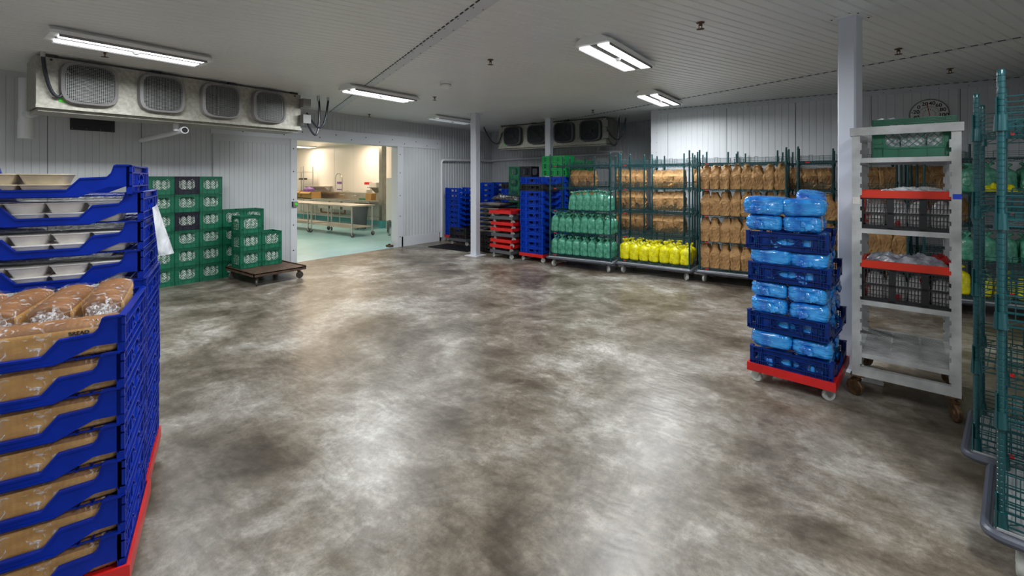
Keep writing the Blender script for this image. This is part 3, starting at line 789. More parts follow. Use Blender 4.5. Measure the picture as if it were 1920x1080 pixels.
# near corner (right, front) of the near stack, and directions: a = away along the right side, b = to the left along the front
ca = R(126.54+32.4)            # heading of the right-hand side going away from the camera
dirA = Vector((cos(ca), sin(ca), 0)); dirB = Vector((cos(ca+pi/2), sin(ca+pi/2), 0))   # dirB points left-and-near
rzS = ca-pi/2                  # local +y -> away, local +x -> right
def stack_pt(corner, dx=0.0, dy=0.0):    # centre of a tray whose front right corner is at corner
    c = Vector((corner[0], corner[1], 0)); X = Vector((cos(rzS), sin(rzS), 0)); Y = Vector((cos(rzS+pi/2), sin(rzS+pi/2), 0))
    return c - X*(0.34-dx) + Y*(0.28+dy)
cnr1 = W2(-1.500, 1.760)
c1 = stack_pt(cnr1)
put_dolly(dolly_red, (c1.x, c1.y, 0), rzS, 'red dolly under the nearest stack of bread trays at lower left')
Z0 = 0.157; P1 = 0.139; Z2 = 0.158; P2 = 0.1443
loaf_slots = []
for i in range(7):
    jx, jy = random.uniform(-.003, .003), random.uniform(-.003, .003)
    p = stack_pt(cnr1, jx, jy)
    tray((p.x, p.y, Z0+i*P1), rzS, ('topmost' if i == 6 else ORD[i])+' blue bread tray'+('' if i == 6 else ' from the bottom')+' in the nearest stack, holding loaves', group='trays of the nearest stack')
cnr2 = W2(-1.500-0.536*0.59-0.010, 1.760+0.844*0.59-0.01)
c2 = stack_pt(cnr2)
put_dolly(dolly_red, (c2.x, c2.y, 0), rzS, 'red dolly under the second bread tray stack, behind the nearest one')
for i in range(11):
    dx = -0.040 if i == 10 else (0.0 if i > 6 else 0.01+random.uniform(-.003, .003))
    dy = -0.02 if i == 10 else 0.0
    p = stack_pt(cnr2, dx, dy)
    lab = ('topmost blue bread tray of the tall left stack, shifted left' if i == 10 else
           '%s blue bread tray below the topmost one in the tall left stack' % ORD[9-i] if i > 5 else '%s blue bread tray from the bottom of the tall left stack' % ORD[i])
    tray((p.x, p.y, Z2+i*P2-(.015 if i == 10 else 0)), rzS, lab, group='trays of the tall left stack')

# loaves of sliced bread
def loaf_mesh(seed, L=0.33, Wd=0.122, Hh=0.120, slices=19):
    m = MB(); rnd = random.Random(seed); rings = []
    n = 28; per = 4
    for i in range(slices*per+1):
        t = i/(slices*per); x = (t-0.5)*L; ph = (i % per)
        g = 0.0 if ph else 0.0011
        endk = min(1, min(t, 1-t)/0.05); es = 0.86+0.14*math.sqrt(endk)
        ring = []
        for k in range(n):
            a = 2*pi*k/n; c, s = cos(a), sin(a); p = 7
            r = (abs(c)**p+abs(s)**p)**(-1/p)
            y = Wd/2*r*c; z = Hh/2*r*s
            if z > 0: z += 0.014*cos(y/Wd*pi)*(z/(Hh/2))           # domed crown
            if z > Hh*0.12: y *= 1.05                              # mushroom top
            q = 0.0025*noise.noise(Vector((x*18+seed, y*20, z*20)))
            ring.append((x, y*es*(1+q*8)-g*c, Hh/2+z*es*(1+q*8)-g*s))
        rings.append(ring)
    m.loft(rings); return m
M_crust = mat('bread_crust', (0.62, 0.37, 0.13), 0.6, col2=(0.42, 0.21, 0.05), vscale=7, detail=6, bump=0.15, bscale=90)
M_crustd = mat('bread_crust_dark', (0.38, 0.17, 0.05), 0.55, col2=(0.16, 0.065, 0.02), vscale=6, detail=6, bump=0.2, bscale=80)
def crust_slots(m):        # darker baked top and ends: faces above 70 % of the height
    for i, f in enumerate(m.f):
        zc = sum(m.v[j][2] for j in f)/len(f); xc = sum(m.v[j][0] for j in f)/len(f)
        m.mi[i] = 1 if (zc > 0.112 or abs(xc) > 0.16) else 0
def wrapper(m, L=0.33, Wd=0.124, Hh=0.122, seed=0, tail=True):
    rings = []; n = 32; prof = []
    for i in range(15): prof.append((-0.5*L-0.006+i*(L+0.012)/14, 1.05))
    if tail:
        prof = [(-0.5*L-0.115, 0.42), (-0.5*L-0.10, 0.40), (-0.5*L-0.075, 0.22), (-0.5*L-0.055, 0.09), (-0.5*L-0.045, 0.09), (-0.5*L-0.03, 0.30), (-0.5*L-0.014, 0.78)]+prof
    prof += [(0.5*L+0.014, 0.9), (0.5*L+0.018, 0.5)]
    for x, f in prof:
        ring = []
        for k in range(n):
            a = 2*pi*k/n; c, s = cos(a), sin(a); p = 4.5
            r = (abs(c)**p+abs(s)**p)**(-1/p)*f
            tailk = max(0, min(1, (-0.5*L-x)/0.05)) if tail else 0
            w = 0.0045*noise.noise(Vector((x*30+seed*3, c*4, s*4)))+.003*crease(Vector((x*40+seed, c*3, s*3)))-.001+ (0.10*f*Wd*sin(k*2.6+seed)*tailk)
            ring.append((x, (Wd/2*r+w)*c, Hh/2+(Hh/2*r+w)*s + (0.008*f if s > 0 else 0) - 0.012*tailk))
        rings.append(ring)
    m.loft(rings, cap=False); return m
def make_loaf(seed, tail):
    e = empty('bread_loaf', (0, 0, 0))
    m = loaf_mesh(seed); crust_slots(m); m.build('bread', [M_crust, M_crustd], e, smooth=50)
    m = MB(); wrapper(m, seed=seed, tail=tail)
    for i, f in enumerate(m.f):
        if sum(m.v[j][0] for j in f)/len(f) < -.178: m.mi[i] = 1
    w = m.build('wrapper', [M_film, M_filmt], e, smooth=60); w['label'] = 'clear plastic wrapper'
    return e
lf = [make_loaf(1, False), make_loaf(2, False)]
def SX(p, x, y, z):         # point in the frame of a stack centre
    r = rot2(x, y, rzS); return (p[0]+r[0], p[1]+r[1], z)
for i in range(7):
    for k, x in enumerate((-0.165, 0.148)):
        if i == 6 and k == 2: continue
        o = place(lf[(i+k) % 2], SX(c1, x-0.0, -0.195, Z0+i*P1-0.003), rzS+random.uniform(-.01, .01))
        tag(o, '%s-hand sliced loaf along the front edge of the %s' % (('left', 'right')[k], ('topmost tray of the nearest stack' if i == 6 else ORD[i]+' tray from the bottom, nearest stack')), 'bread', 'loaves lying in the nearest stack')
    # the printed wrapper
    if i == 6:
        for tx, dz, nm in (('BREAD', 0.092, 0), ('24 OZ', 0.071, 1)):
            pr = link('print', text_mesh(tx, 0.019, M_print), o, (0.055, -0.0655, dz), rot=(pi/2, 0, 0)); pr['label'] = 'black printed words on the wrapper'
lt = [make_loaf(5, True), make_loaf(6, True), make_loaf(7, True)]
names = ['rightmost wrapped loaf on top of the nearest bread tray', 'second wrapped loaf from the right on top of the nearest tray stack', 'third wrapped loaf from the right with a puffed bag tail', 'fourth wrapped loaf from the right, at the picture edge']
for k in range(4):
    x = 0.262-k*0.142; a = rzS+pi/2+(0.02, -0.05, -0.12, -0.16)[k]
    o = place(lt[k % 3], SX(c1, x-0.02, 0.045, Z0+6*P1+0.009+0.036+(0.02 if k == 0 else 0.008)), a)
    o.rotation_euler = (0, R(-4), a)
    tag(o, names[k], 'bread')

# containers in the tall stack
def container_mesh(mt, L=0.136, Wd=0.20, H=0.047):
    m = MB()
    def rr(hx, hy, z, r=0.014):
        out = []
        for sx, sy, a0 in ((1, 1, 0), (-1, 1, 90), (-1, -1, 180), (1, -1, 270)):
            for k in range(4):
                a = R(a0+k*30); out.append((sx*(hx-r)+r*cos(a), sy*(hy-r)+r*sin(a), z))
        return out
    m.loft([rr(L/2-.020, Wd/2-.020, 0), rr(L/2-.004, Wd/2-.004, H-.004), rr(L/2, Wd/2, H-.004, .016), rr(L/2, Wd/2, H, .016), rr(L/2-.008, Wd/2-.008, H+.001)])
    return m.mesh('food_container', mt, 40)
CONT = container_mesh(M_contain); CONTT = container_mesh(M_containt, .158, .21, .05)
LV = ['second', 'third', 'fourth']
for lev in range(7, 11):
    p = stack_pt(cnr2, -0.040 if lev == 10 else 0, -0.02 if lev == 10 else 0); me = CONTT if lev == 10 else CONT
    tn = {10: 'topmost tray', 9: 'second tray from the top', 8: 'third tray from the top', 7: 'fourth tray from the top'}[lev]
    xs = (0.203, 0.064, -0.075, -0.214) if lev < 10 else (0.020, -0.142)
    for layer in range(2):
        for k, x in enumerate(xs):
            sh = {7: 0.0, 8: 0.006, 9: -0.012, 10: 0}[lev]
            zz = Z2+lev*P2-0.003+layer*0.048
            if lev == 10: zz -= .015
            o = link('food_container', me, None, SX(p, x+sh+random.uniform(-.003, .003), -0.165, zz), rzS)
            tag(o, '%s %s food container from the right, %s layer, %s of tall left stack' % (ORD[k], 'tan' if lev == 10 else 'pale grey', ('lower', 'upper')[layer], tn.replace(' from the top', '')), 'container', 'food containers in the tall left stack')
    if lev < 10:
        m = MB(); n = 34; rings = []
        for i in range(n):
            x = -0.30+i*0.58/(n-1); ring = []
            for kk in range(10):
                a = 2*pi*kk/10
                y = -0.165+0.098*cos(a); z = 0.113+0.012*sin(a)+0.004*noise.noise(Vector((x*22, y*9, lev)))
                ring.append((x, y+0.004*noise.noise(Vector((x*30, 3, lev))), z))
            rings.append(ring)
        m.loft(rings); o = m.build('film_cover', M_darkfilm, loc=(p.x, p.y, Z2+lev*P2), rz=rzS, smooth=60)
        tag(o, 'crinkled clear film over the containers in the %s of the tall left stack' % tn.replace(' from the top', ''), 'plastic film', 'films over the containers')

# frosted sheet hanging on the tray ends
m = MB(); N = 14; vs = []
base = Vector(SX(stack_pt(cnr2), 0.347, -0.06, 0))
X = Vector((cos(rzS), sin(rzS), 0)); Y = Vector((cos(rzS+pi/2), sin(rzS+pi/2), 0))
rings = []
for i in range(N):
    t = i/(N-1); z = 1.505-0.26*t
    w = 0.045+0.035*t; ring = []
    for k in range(9):
        u = k/8; xo = 0.004+0.045*sin(u*pi*0.9)*(0.3+t)+0.03*t
        ring.append(tuple(base+Y*((u-0.35)*2*w+0.02)+X*xo+Vector((0, 0, z+(0.025*u*(1-t)) - 0.02*u*t*0))))
    rings.append(ring)
vs = [v for r in rings for v in r]; off = X*0.0015
vs2 = [tuple(Vector(v)+off) for v in vs]
fs = [(i*9+k, i*9+k+1, (i+1)*9+k+1, (i+1)*9+k) for i in range(N-1) for k in range(8)]
m.add(vs, fs); m.add(vs2, [tuple(reversed(f)) for f in fs])
tag(m.build('plastic_sleeve', M_sheet, smooth=60), 'curled translucent plastic sheet hanging off the side of the tall left tray stack', 'plastic sheet')

# ================================================================ milk crates
def crate_mesh(mt, wx=0.33, wy=0.33, h=0.279, ncell=6, name='milk_crate'):
    m = MB()
    def wall(Lw, fr, M):
        st = len(m.v); hx = Lw/2
        cw = 0.045*Lw/0.33
        m.box(-hx, hx, 0.006, 0.010, 0, 0.075) if fr else m.box(-hx, hx, 0.006, 0.010, 0, 0.06)     # lower panel
        m.box(-hx, hx, 0.006, 0.010, h-0.045, h)
        for s in (-1, 1):
            m.box(s*hx, s*(hx-cw-0.012), 0.006, 0.010, 0.06, h-0.045)
            # window corner gussets
            for (z, d) in ((0.075, 1), (h-0.045, -1)):
                x = s*(hx-cw-0.012)
                m.add([(x, 0.006, z), (x-s*0.03, 0.006, z), (x, 0.006, z+d*0.03), (x, 0.010, z), (x-s*0.03, 0.010, z), (x, 0.010, z+d*0.03)], [(0, 1, 2), (5, 4, 3), (0, 3, 4, 1), (1, 4, 5, 2), (2, 5, 3, 0)])
        # ribs
        for z in (0.0, 0.062 if fr else 0.05, h-0.008, h-0.018, h-0.028, h-0.040): m.box(-hx, hx, 0, 0.006, z, z+0.0045)
        for z in (0.10, 0.14, 0.18): 
            for s in (-1, 1): m.box(s*hx, s*(hx-cw), 0, 0.006, z, z+0.004)
        for x in (-hx+0.002, -hx+cw*0.5, -hx+cw, -hx/3, hx/3, hx-cw, hx-cw*0.5, hx-0.002):
            m.box(x-0.002, x+0.002, 0, 0.006, 0, 0.066); m.box(x-0.002, x+0.002, 0, 0.006, h-0.045, h)
        for x in (-hx+cw, hx-cw, -hx+0.002, hx-0.002): m.box(x-0.002, x+0.002, 0, 0.006, 0, h)
        # diamond lattice in the window
        x0, x1, z0, z1 = -hx+cw+0.012, hx-cw-0.012, 0.075, h-0.045
        stp = (x1-x0)/ncell; hh = z1-z0
        k = -int(hh/stp)-1
        while x0+k*stp < x1:
            for sgn in (1, -1):
                xa = x0+k*stp if sgn > 0 else x1-k*stp
                xb = xa+sgn*hh; za, zb = z0, z1
                pa, pb = [xa, za], [xb, zb]
                lo, hi = (pa, pb) if pa[0] < pb[0] else (pb, pa)
                if hi[0] > x0 and lo[0] < x1:
                    sl = (hi[1]-lo[1])/(hi[0]-lo[0])
                    if lo[0] < x0: lo = [x0, lo[1]+sl*(x0-lo[0])]
                    if hi[0] > x1: hi = [x1, hi[1]-sl*(hi[0]-x1)]
                    if hi[0]-lo[0] > 0.004:
                        m.bar((lo[0], 0.008, lo[1]), (hi[0], 0.008, hi[1]), 0.0042, 0.004, (0, 1, 0))
            k += 1
        # transform
        m.xf(M, st)
    for a, Lw, d, fr in ((0, wx, wy, True), (pi, wx, wy, True), (pi/2, wy, wx, False), (-pi/2, wy, wx, False)):
        wall(Lw, fr, Matrix.Rotation(a, 4, 'Z') @ Matrix.Translation((0, -d/2, 0)))
    for k in range(9):
        t = -0.5+0.06+k*0.11
        m.box(wx*t-0.003, wx*t+0.003, -wy/2+.01, wy/2-.01, 0.002, 0.008); m.box(-wx/2+.01, wx/2-.01, wy*t-0.003, wy*t+0.003, 0.002, 0.008)
    return m.mesh(name, mt, 25)
CRG = crate_mesh(M_green); CRN = crate_mesh(M_navy)
# packed goods in a crate: rounded pouches seen through the lattice
M_pouch = crinkle(mat('milk_pouch', (0.80, 0.84, 0.80), 0.22, col2=(0.10, 0.35, 0.14), vscale=26, detail=2, ramp=(0.36, 0.44), coat=0.5), 45, 1.0)
def sq(a, p=4): return (abs(cos(a))**p+abs(sin(a))**p)**(-1/p)
def goods_mesh(seed, wx=0.306, wy=0.306, h=0.238, mt=M_pouch, name='milk_pouches', nx=4):
    m = MB(); rnd = random.Random(seed)
    sx = wx/nx
    for ix in range(nx):
        for iy in range(nx):
            if 0 < ix < nx-1 and 0 < iy < nx-1: hh = h*0.9
            else: hh = h
            cx = -wx/2+sx*(ix+.5); cy = -wy/2+wy/nx*(iy+.5); hv = hh*rnd.uniform(.86, 1.0); rings = []
            for t in (0, .08, .3, .6, .85, .95, 1):
                f = {0: .7, .08: .94, .3: .98, .6: .98, .85: .8, .95: .45, 1: .12}[t]; rings.append([(cx+sx/2*f*sq(2*pi*k/12+.1)*cos(2*pi*k/12+.1), cy+wy/nx/2*f*sq(2*pi*k/12+.1)*sin(2*pi*k/12+.1)+rnd.uniform(-.002, .002), t*hv) for k in range(12)])
            m.loft(rings)
    return m.mesh(name, mt, 50)
GOODS = [goods_mesh(s) for s in (1, 2, 3)]
ncr = 0
def crate(x, y, z, label, me=None, goods=True, rz=pi/2, glabel=None):
    global ncr
    o = link('milk_crate', me or CRG, None, (x, y, z), rz); tag(o, label, 'crate', 'milk crates by the left wall')
    if goods:
        g = link('milk_pouches', GOODS[ncr % 3], None, (x, y, z+0.009), rz+pi*(ncr % 2)); ncr += 1
        tag(g, 'white and green pouches filling the '+(glabel or label), 'milk pouches', 'goods in the milk crates', 'stuff')
    return o
CH_ = 0.283
colname = ['left column', 'middle column', 'right column']
for col in range(3):
    y = 3.035-0.333*(2-col)
    for lev in range(6):
        navy = col == 1 and lev in (5, 3)
        crate(-8.39-0.166, y, lev*CH_, '%s milk crate, %s from the bottom, %s of the wall stack' % ('black' if navy else 'green', ORD[lev], colname[col]), CRN if navy else CRG)
for col in range(2):
    y = 3.372+0.333*col
    for lev in range(4):
        crate(-8.39-0.166, y, lev*CH_, 'green milk crate, %s from the bottom, %s column behind the brown platform cart' % (ORD[lev], ('left', 'right')[col]))
PT = 0.205
for lev in range(3): crate(-8.015, 3.42, PT+lev*CH_, '%s green milk crate of the three-high stack on the brown platform cart' % ('bottom', 'middle', 'top')[lev])
for lev in range(2): crate(-8.015, 3.756, PT+lev*CH_, '%s green milk crate of the two-high stack on the brown platform cart' % ('bottom', 'top')[lev])
# brown platform cart
e = empty('platform_cart', (-7.77, 3.62, 0)); tag(e, 'low brown steel platform cart on wheels carrying green milk crates', 'platform cart')
m = MB(); hx, hy = 0.50, 0.415
m.box(-hx, hx, -hy, hy, 0.185, 0.200)
for s in (-1, 1): m.box(-hx, hx, s*hy, s*(hy-0.012), 0.15, 0.215); m.box(s*hx, s*(hx-0.012), -hy, hy, 0.15, 0.215 if s < 0 else 0.202)
for k in range(20):
    for s in (-1, 1): pass
    m.box(hx, hx+0.003, -hy+0.01+k*0.041, -hy+0.03+k*0.041, 0.155, 0.178)
m.build('platform', M_rustd, e)
for sx in (-1, 1):
    for sy in (-1, 1): caster_parts(e, sx*0.41, sy*0.33, 0.058, 0.185, M_wheeld, M_rust, a=0.5*sx+sy)
# ================================================================ wire shelf carts
SHZ = [0.235, 0.655, 1.072, 1.490, 1.905]
def post_mesh(zt=2.12, z0=0.19, r=0.0135):
    prof = [(0.0, z0)]; z = z0
    while z < zt-0.026:
        prof += [(r, z), (r, z+0.021), (r-0.0018, z+0.0225), (r-0.0018, z+0.0245)]; z += 0.0254
    prof += [(r, z), (r, zt-0.004), (r-0.003, zt), (0.0, zt)]
    return MB().lathe(prof, 12).mesh('post', M_shelf, 40)
POST = post_mesh()
def shelf_mesh(L, D):
    m = MB(); l, d = L/2, D/2; r = 0.0032
    for z in (0.0, -0.028):
        for s in (-1, 1):
            m.bar((-l+.02, s*(d-.006), z), (l-.02, s*(d-.006), z), .006); m.bar((s*(l-.006), -d+.02, z), (s*(l-.006), d-.02, z), .006)
    # zigzag truss
    for s in (-1, 1):
        n = int(L/0.05)
        for k in range(n):
            xa, xb = -l+.02+(L-.04)*k/n, -l+.02+(L-.04)*(k+1)/n
            za, zb = (0, -.028) if k % 2 else (-.028, 0)
            m.bar((xa, s*(d-.006), za), (xb, s*(d-.006), zb), .004)
        n = int(D/0.05)
        for k in range(n):
            ya, yb = -d+.02+(D-.04)*k/n, -d+.02+(D-.04)*(k+1)/n
            za, zb = (0, -.028) if k % 2 else (-.028, 0)
            m.bar((s*(l-.006), ya, za), (s*(l-.006), yb, zb), .004)
    n = int(L/0.026)
    for k in range(1, n):
        x = -l+L*k/n; m.bar((x, -d+.006, .004), (x, d-.006, .004), .0035)
    for k in range(1, 4):
        y = -d+D*k/4; m.bar((-l+.01, y, -.002), (l-.01, y, -.002), .006)
    for sx in (-1, 1):
        for sy in (-1, 1):
            m.lathe([(.0150, .034), (.020, .034), (.0235, -.034), (.0150, -.034)], 12, (sx*(l-.012), sy*(d-.012), -.010))
    return m.mesh('shelf', M_shelf, 40)
def ledge_mesh(L, D, sides, h=0.10):
    m = MB(); l, d = L/2-.012, D/2-.012
    seg = []
    if 'b' in sides: seg.append(((-l, d), (l, d)))
    if 'f' in sides: seg.append(((-l, -d), (l, -d)))
    if 'l' in sides: seg.append(((-l, -d), (-l, d)))
    if 'r' in sides: seg.append(((l, -d), (l, d)))
    for a, b in seg:
        for z in (.030, .053, .076, h): m.bar((*a, z), (*b, z), .0045)
        Ld = math.hypot(b[0]-a[0], b[1]-a[1]); n = max(1, int(Ld/0.28))
        for k in range(n):
            for t in ((k+.5)/n-.022/Ld, (k+.5)/n+.022/Ld):
                p = (a[0]+(b[0]-a[0])*t, a[1]+(b[1]-a[1])*t); m.bar((*p, -.01), (*p, h+.012), .005)
            p = [(a[0]+(b[0]-a[0])*t, a[1]+(b[1]-a[1])*t, h+.012) for t in ((k+.5)/n-.022/Ld, (k+.5)/n+.022/Ld)]; m.bar(p[0], p[1], .005)
    return m.mesh('ledge', M_shelf, 0)
def rounded_rect(hx, hy, r, n=5):
    out = []
    for sx, sy, a0 in ((1, 1, 0), (-1, 1, 90), (-1, -1, 180), (1, -1, 270)):
        for k in range(n):
            a = R(a0+k*90/(n-1)); out.append((sx*(hx-r)+r*cos(a), sy*(hy-r)+r*sin(a)))
    return out
def make_cart(L, D, ledges, clips=True, ext=.045):
    e = empty('wire_shelf_cart', (0, 0, 0)); l, d = L/2, D/2
    for sx in (-1, 1):
        for sy in (-1, 1): link('post', POST, e, (sx*(l-.012), sy*(d-.012), 0))
    sm = shelf_mesh(L, D)
    for i, z in enumerate(SHZ): link('shelf', sm, e, (0, 0, z))
    cache = {}
    for i, sd in enumerate(ledges):
        if sd:
            if sd not in cache: cache[sd] = ledge_mesh(L, D, sd)
            link('ledge', cache[sd], e, (0, 0, SHZ[i]))
    m = MB(); m.prism(rounded_rect(l+ext-.02, d+ext-.02, .03), .150, .188)
    for s in (-1, 1): m.box(-l, l, s*(d+.01), s*(d+.016), .188, .198)
    m.build('platform', M_alu, e)
    m = MB(); p = rounded_rect(l+ext, d+ext, .05, 6); m.tube([(x, y, .168) for x, y in p], .021, 10, closed=True); m.build('bumper', M_bumper, e)
    for sx in (-1, 1):
        for sy in (-1, 1): caster_parts(e, sx*(l-.08), sy*(d-.07), .062, .150, M_wheel, a=.4*sx+1.3*sy, w=.034)
    if clips:
        for z in SHZ: c = MB().box(-l+.10, -l+.15, -d-.004, -d+.002, z-.022, z-.006).build('badge', M_redp, e); c['label'] = 'small red badge on the shelf edge'
    return e
cartF = make_cart(1.22, 0.56, ['', '', '', 'blr', 'b'])        # front row: green bag cart
cartL = make_cart(1.22, 0.56, ['lr', 'blr', 'blr', 'blr', 'blr'])    # many ledges
cartE = make_cart(0.61, 0.74, ['', 'flr', 'flr', 'flr', 'flr'], False, .02)
def fl(xr, Z, rz, L=1.22, D=0.56):     # centre of a cart whose front-left post stands at camera offset xr, Z
    c = W2(xr, Z); r = rot2(L/2-.012, D/2-.012, rz); return (c[0]+r[0], c[1]+r[1])
TH = R(4.0)     # carts stand slightly askew to the wall
TH = YAW*0 + R(4.0)
def heading(xa, za, xb, zb):
    a, b = W2(xa, za), W2(xb, zb); return math.atan2(b[1]-a[1], b[0]-a[0])
hA = heading(.726, 8.62, 1.744, 7.97); hB = heading(1.897, 8.03, 2.889, 7.32); hC = heading(3.02, 7.30, 4.03, 6.60)
CARTS = {}
def put_cart(key, proto, c, rz, label, group='wire shelf carts of the front row'):
    o = place(proto, (c[0], c[1], 0), rz); tag(o, label, 'shelf cart', group); CARTS[key] = (c, rz); return o
put_cart('A', cartF, fl(.726, 8.62, hA), hA, 'green wire shelf cart holding green bags on three levels')
put_cart('B', cartL, fl(1.897, 8.03, hB), hB, 'green wire shelf cart with empty shelves and yellow bags at the bottom')
put_cart('C', cartF, fl(3.02, 7.30, hC), hC, 'green wire shelf cart with upright brown bags on four shelves')
for o in list(bpy.data.objects):
    pass
put_cart('D', cartL, fl(4.10, 6.50, hC+R(1)), hC+R(1), 'green wire shelf cart partly behind the big white column')
put_cart('E', cartL, fl(5.20, 5.72, hC), hC, 'green wire shelf cart seen through the grey rack, with green bags above yellow bags')
back = [(-4.79, 8.50, 'P', 'behind the green bag cart', 'cart behind green bags'), (-3.72, 8.44, 'Q', 'behind the left end of the yellow bag cart', 'cart behind yellow cart\'s left end'),
        (-2.985, 8.44, 'R', 'behind the right half of the yellow bag cart', 'cart behind yellow cart\'s right half'), (-2.25, 8.44, 'S', 'behind the left end of the brown bag cart', 'cart behind brown cart\'s left end'),
        (-1.515, 8.44, 'T', 'behind the right end of the brown bag cart', 'cart behind brown cart\'s right end'), (-.78, 8.44, 'U', 'behind the blue bag stack', 'cart behind blue bag stack'),
        (-.04, 8.44, 'V', 'behind the big white column', 'narrow cart behind big column'), (.70, 8.44, 'X', 'behind the grey rack', 'narrow cart behind grey rack')]
for x, y, k, lab, sh in back:
    put_cart(k, cartE, (x+.305, y+.375), 0, 'narrow wire cart '+lab, 'wire shelf carts of the back row')

# ================================================================ bags
def brown_bag_mesh(seed, w=.146, d=.115, h=.370, fold=True, narrow=.52):
    rnd = random.Random(seed); m = MB(); n = 24; rings = []; lean = rnd.uniform(-.012, .012); tw = rnd.uniform(-.25, .25)
    pinch = rnd.uniform(.60, .70)
    lv = [0, .02, .15, .3, .45, .55, .64, .72, .80, .87, .93, .97, 1.0]
    for t in lv:
        k = max(0, (t-pinch)/(1-pinch)); k = k**0.8
        hw = w/2*(1-narrow*k)*(1+.03*sin(t*9+seed)); hd = d/2*(1-k)+.004
        if t < .02: hw *= .97; hd *= .97
        ring = []
        for q in range(n):
            a = 2*pi*q/n; c, s = cos(a), sin(a); p = 7 if t < pinch else 4
            r = (abs(c)**p+abs(s)**p)**(-1/p)
            x, y = hw*r*c, hd*r*s
            nz = noise.noise(Vector((x*16+seed*7, y*16, t*5+seed))); cr = crease(Vector((x*11+seed*3, y*11, t*h*11)))
            dsp = (.020*nz+.013*cr)*(.25 if t < .1 else 1)*(1-.4*k)
            x += c*dsp; y += s*dsp
            if k > .2: y += .012*k*sin(x*70+seed)      # folds in the closed top
            ang = tw*k; x, y = x*cos(ang)-y*sin(ang), x*sin(ang)+y*cos(ang)
            ring.append((x+lean*k*2, y+.010*k, t*h+(.012*noise.noise(Vector((x*25, seed, 0))) if t > .95 else 0)))
        rings.append(ring)
    if fold:       # rolled tip leaning over
        top = rings[-1]; cx = sum(v[0] for v in top)/n; cy = sum(v[1] for v in top)/n; z = h
        for dz, dy, f in ((.012, -.010, .9), (.010, -.026, .8), (-.004, -.034, .7)):
            rings.append([(cx+(v[0]-cx)*f, cy+(v[1]-cy)*f+dy, z+dz) for v in top])
    m.loft(rings); return m.mesh('paper_bag', M_paper, 28)
def film_bag_mesh(seed, mt, w=.142, d=.12, h=.315, ears=True, name='plastic_bag'):
    rnd = random.Random(seed); m = MB(); n = 26; rings = []; hh = h
    lean = rnd.uniform(-.015, .015)
    lv = [0, .03, .10, .25, .42, .58, .70, .79, .86, .91, .95, 1.0]
    pf = [.80, .92, 1.0, 1.03, 1.03, 1.02, 1.0, .93, .72, .44, .20, .13]
    for t, f in zip(lv, pf):
        ring = []
        for q in range(n):
            a = 2*pi*q/n; c, s = cos(a), sin(a); p = 3.6-1.4*t
            r = (abs(c)**p+abs(s)**p)**(-1/p); k = max(0, (t-.72)/.28)
            x, y = w/2*f*r*c, d/2*f*r*s
            dsp = .012*noise.noise(Vector((c*1.6+seed*5, s*1.6, t*3.2)))*(1-.6*k)+.006*crease(Vector((x*14+seed, y*14, t*h*13)))*(1-k)+.10*w*f*k*sin(q*pi*6/13+seed)
            ring.append((x+c*dsp+lean*t, y+s*dsp, t*hh))
        rings.append(ring)
    m.loft(rings)
    if ears:
        for e in range(3 if rnd.random() > .4 else 2):
            a = rnd.uniform(0, 2*pi) if e == 2 else (rnd.uniform(-.5, .5)+(pi if e else 0)); ln = rnd.uniform(.035, .06)
            pts = []; rr = []
            for i in range(6):
                t = i/5; pts.append((lean+cos(a)*ln*t, sin(a)*ln*t*.7, hh*.97+.035*sin(t*pi*.8)+.010*t)); rr.append(.007+.013*sin(pi*min(1, t*1.05)))
            st = len(m.v); m.tube(pts, rr, 7)
            for i in range(st, len(m.v)):
                v = m.v[i]; m.v[i] = (v[0], v[1]+.008*noise.noise(Vector((v[0]*60, v[2]*60, seed))), v[2]+.006*noise.noise(Vector((v[2]*60, v[0]*60, seed+2))))
    return m.mesh(name, mt, 60)
BRN = [brown_bag_mesh(s) for s in (1, 2, 3, 4, 5, 6)]
BRW = [brown_bag_mesh(s, .203, .15, .335, False, .12) for s in (11, 12, 13, 14)]
GRN = [film_bag_mesh(s, M_gbag) for s in (1, 2, 3, 4, 5)]
YEL = [film_bag_mesh(s, M_ybag, .160, .14, .295) for s in (21, 22, 23, 24)]
LVN = ['bottom', 'second', 'third', 'fourth', 'top']
def row(key, lev, pool, x0, x1, n, rowy, kind, where, cart, group, jit=.006, ry=.12, skip=()):
    c, rz = CARTS[key]
    for k in range(n):
        if k in skip: continue
        x = x0+(x1-x0)*k/max(1, n-1)+random.uniform(-jit, jit)*.5; y = rowy+random.uniform(-.008, .008); r = rot2(x, y, rz)
        o = link('paper_bag' if 'brown' in kind else 'plastic_bag', random.choice(pool), None, (c[0]+r[0], c[1]+r[1], SHZ[lev]+.006), rz+random.uniform(-ry, ry))
        o.scale = (random.uniform(.96, 1.04) if n < 9 else 1, 1, random.uniform(.95, 1.05))
        tag(o, '%s %s from left, %s, %s shelf, %s' % (ORD[k], kind, where, LVN[lev], cart), 'bag', group)
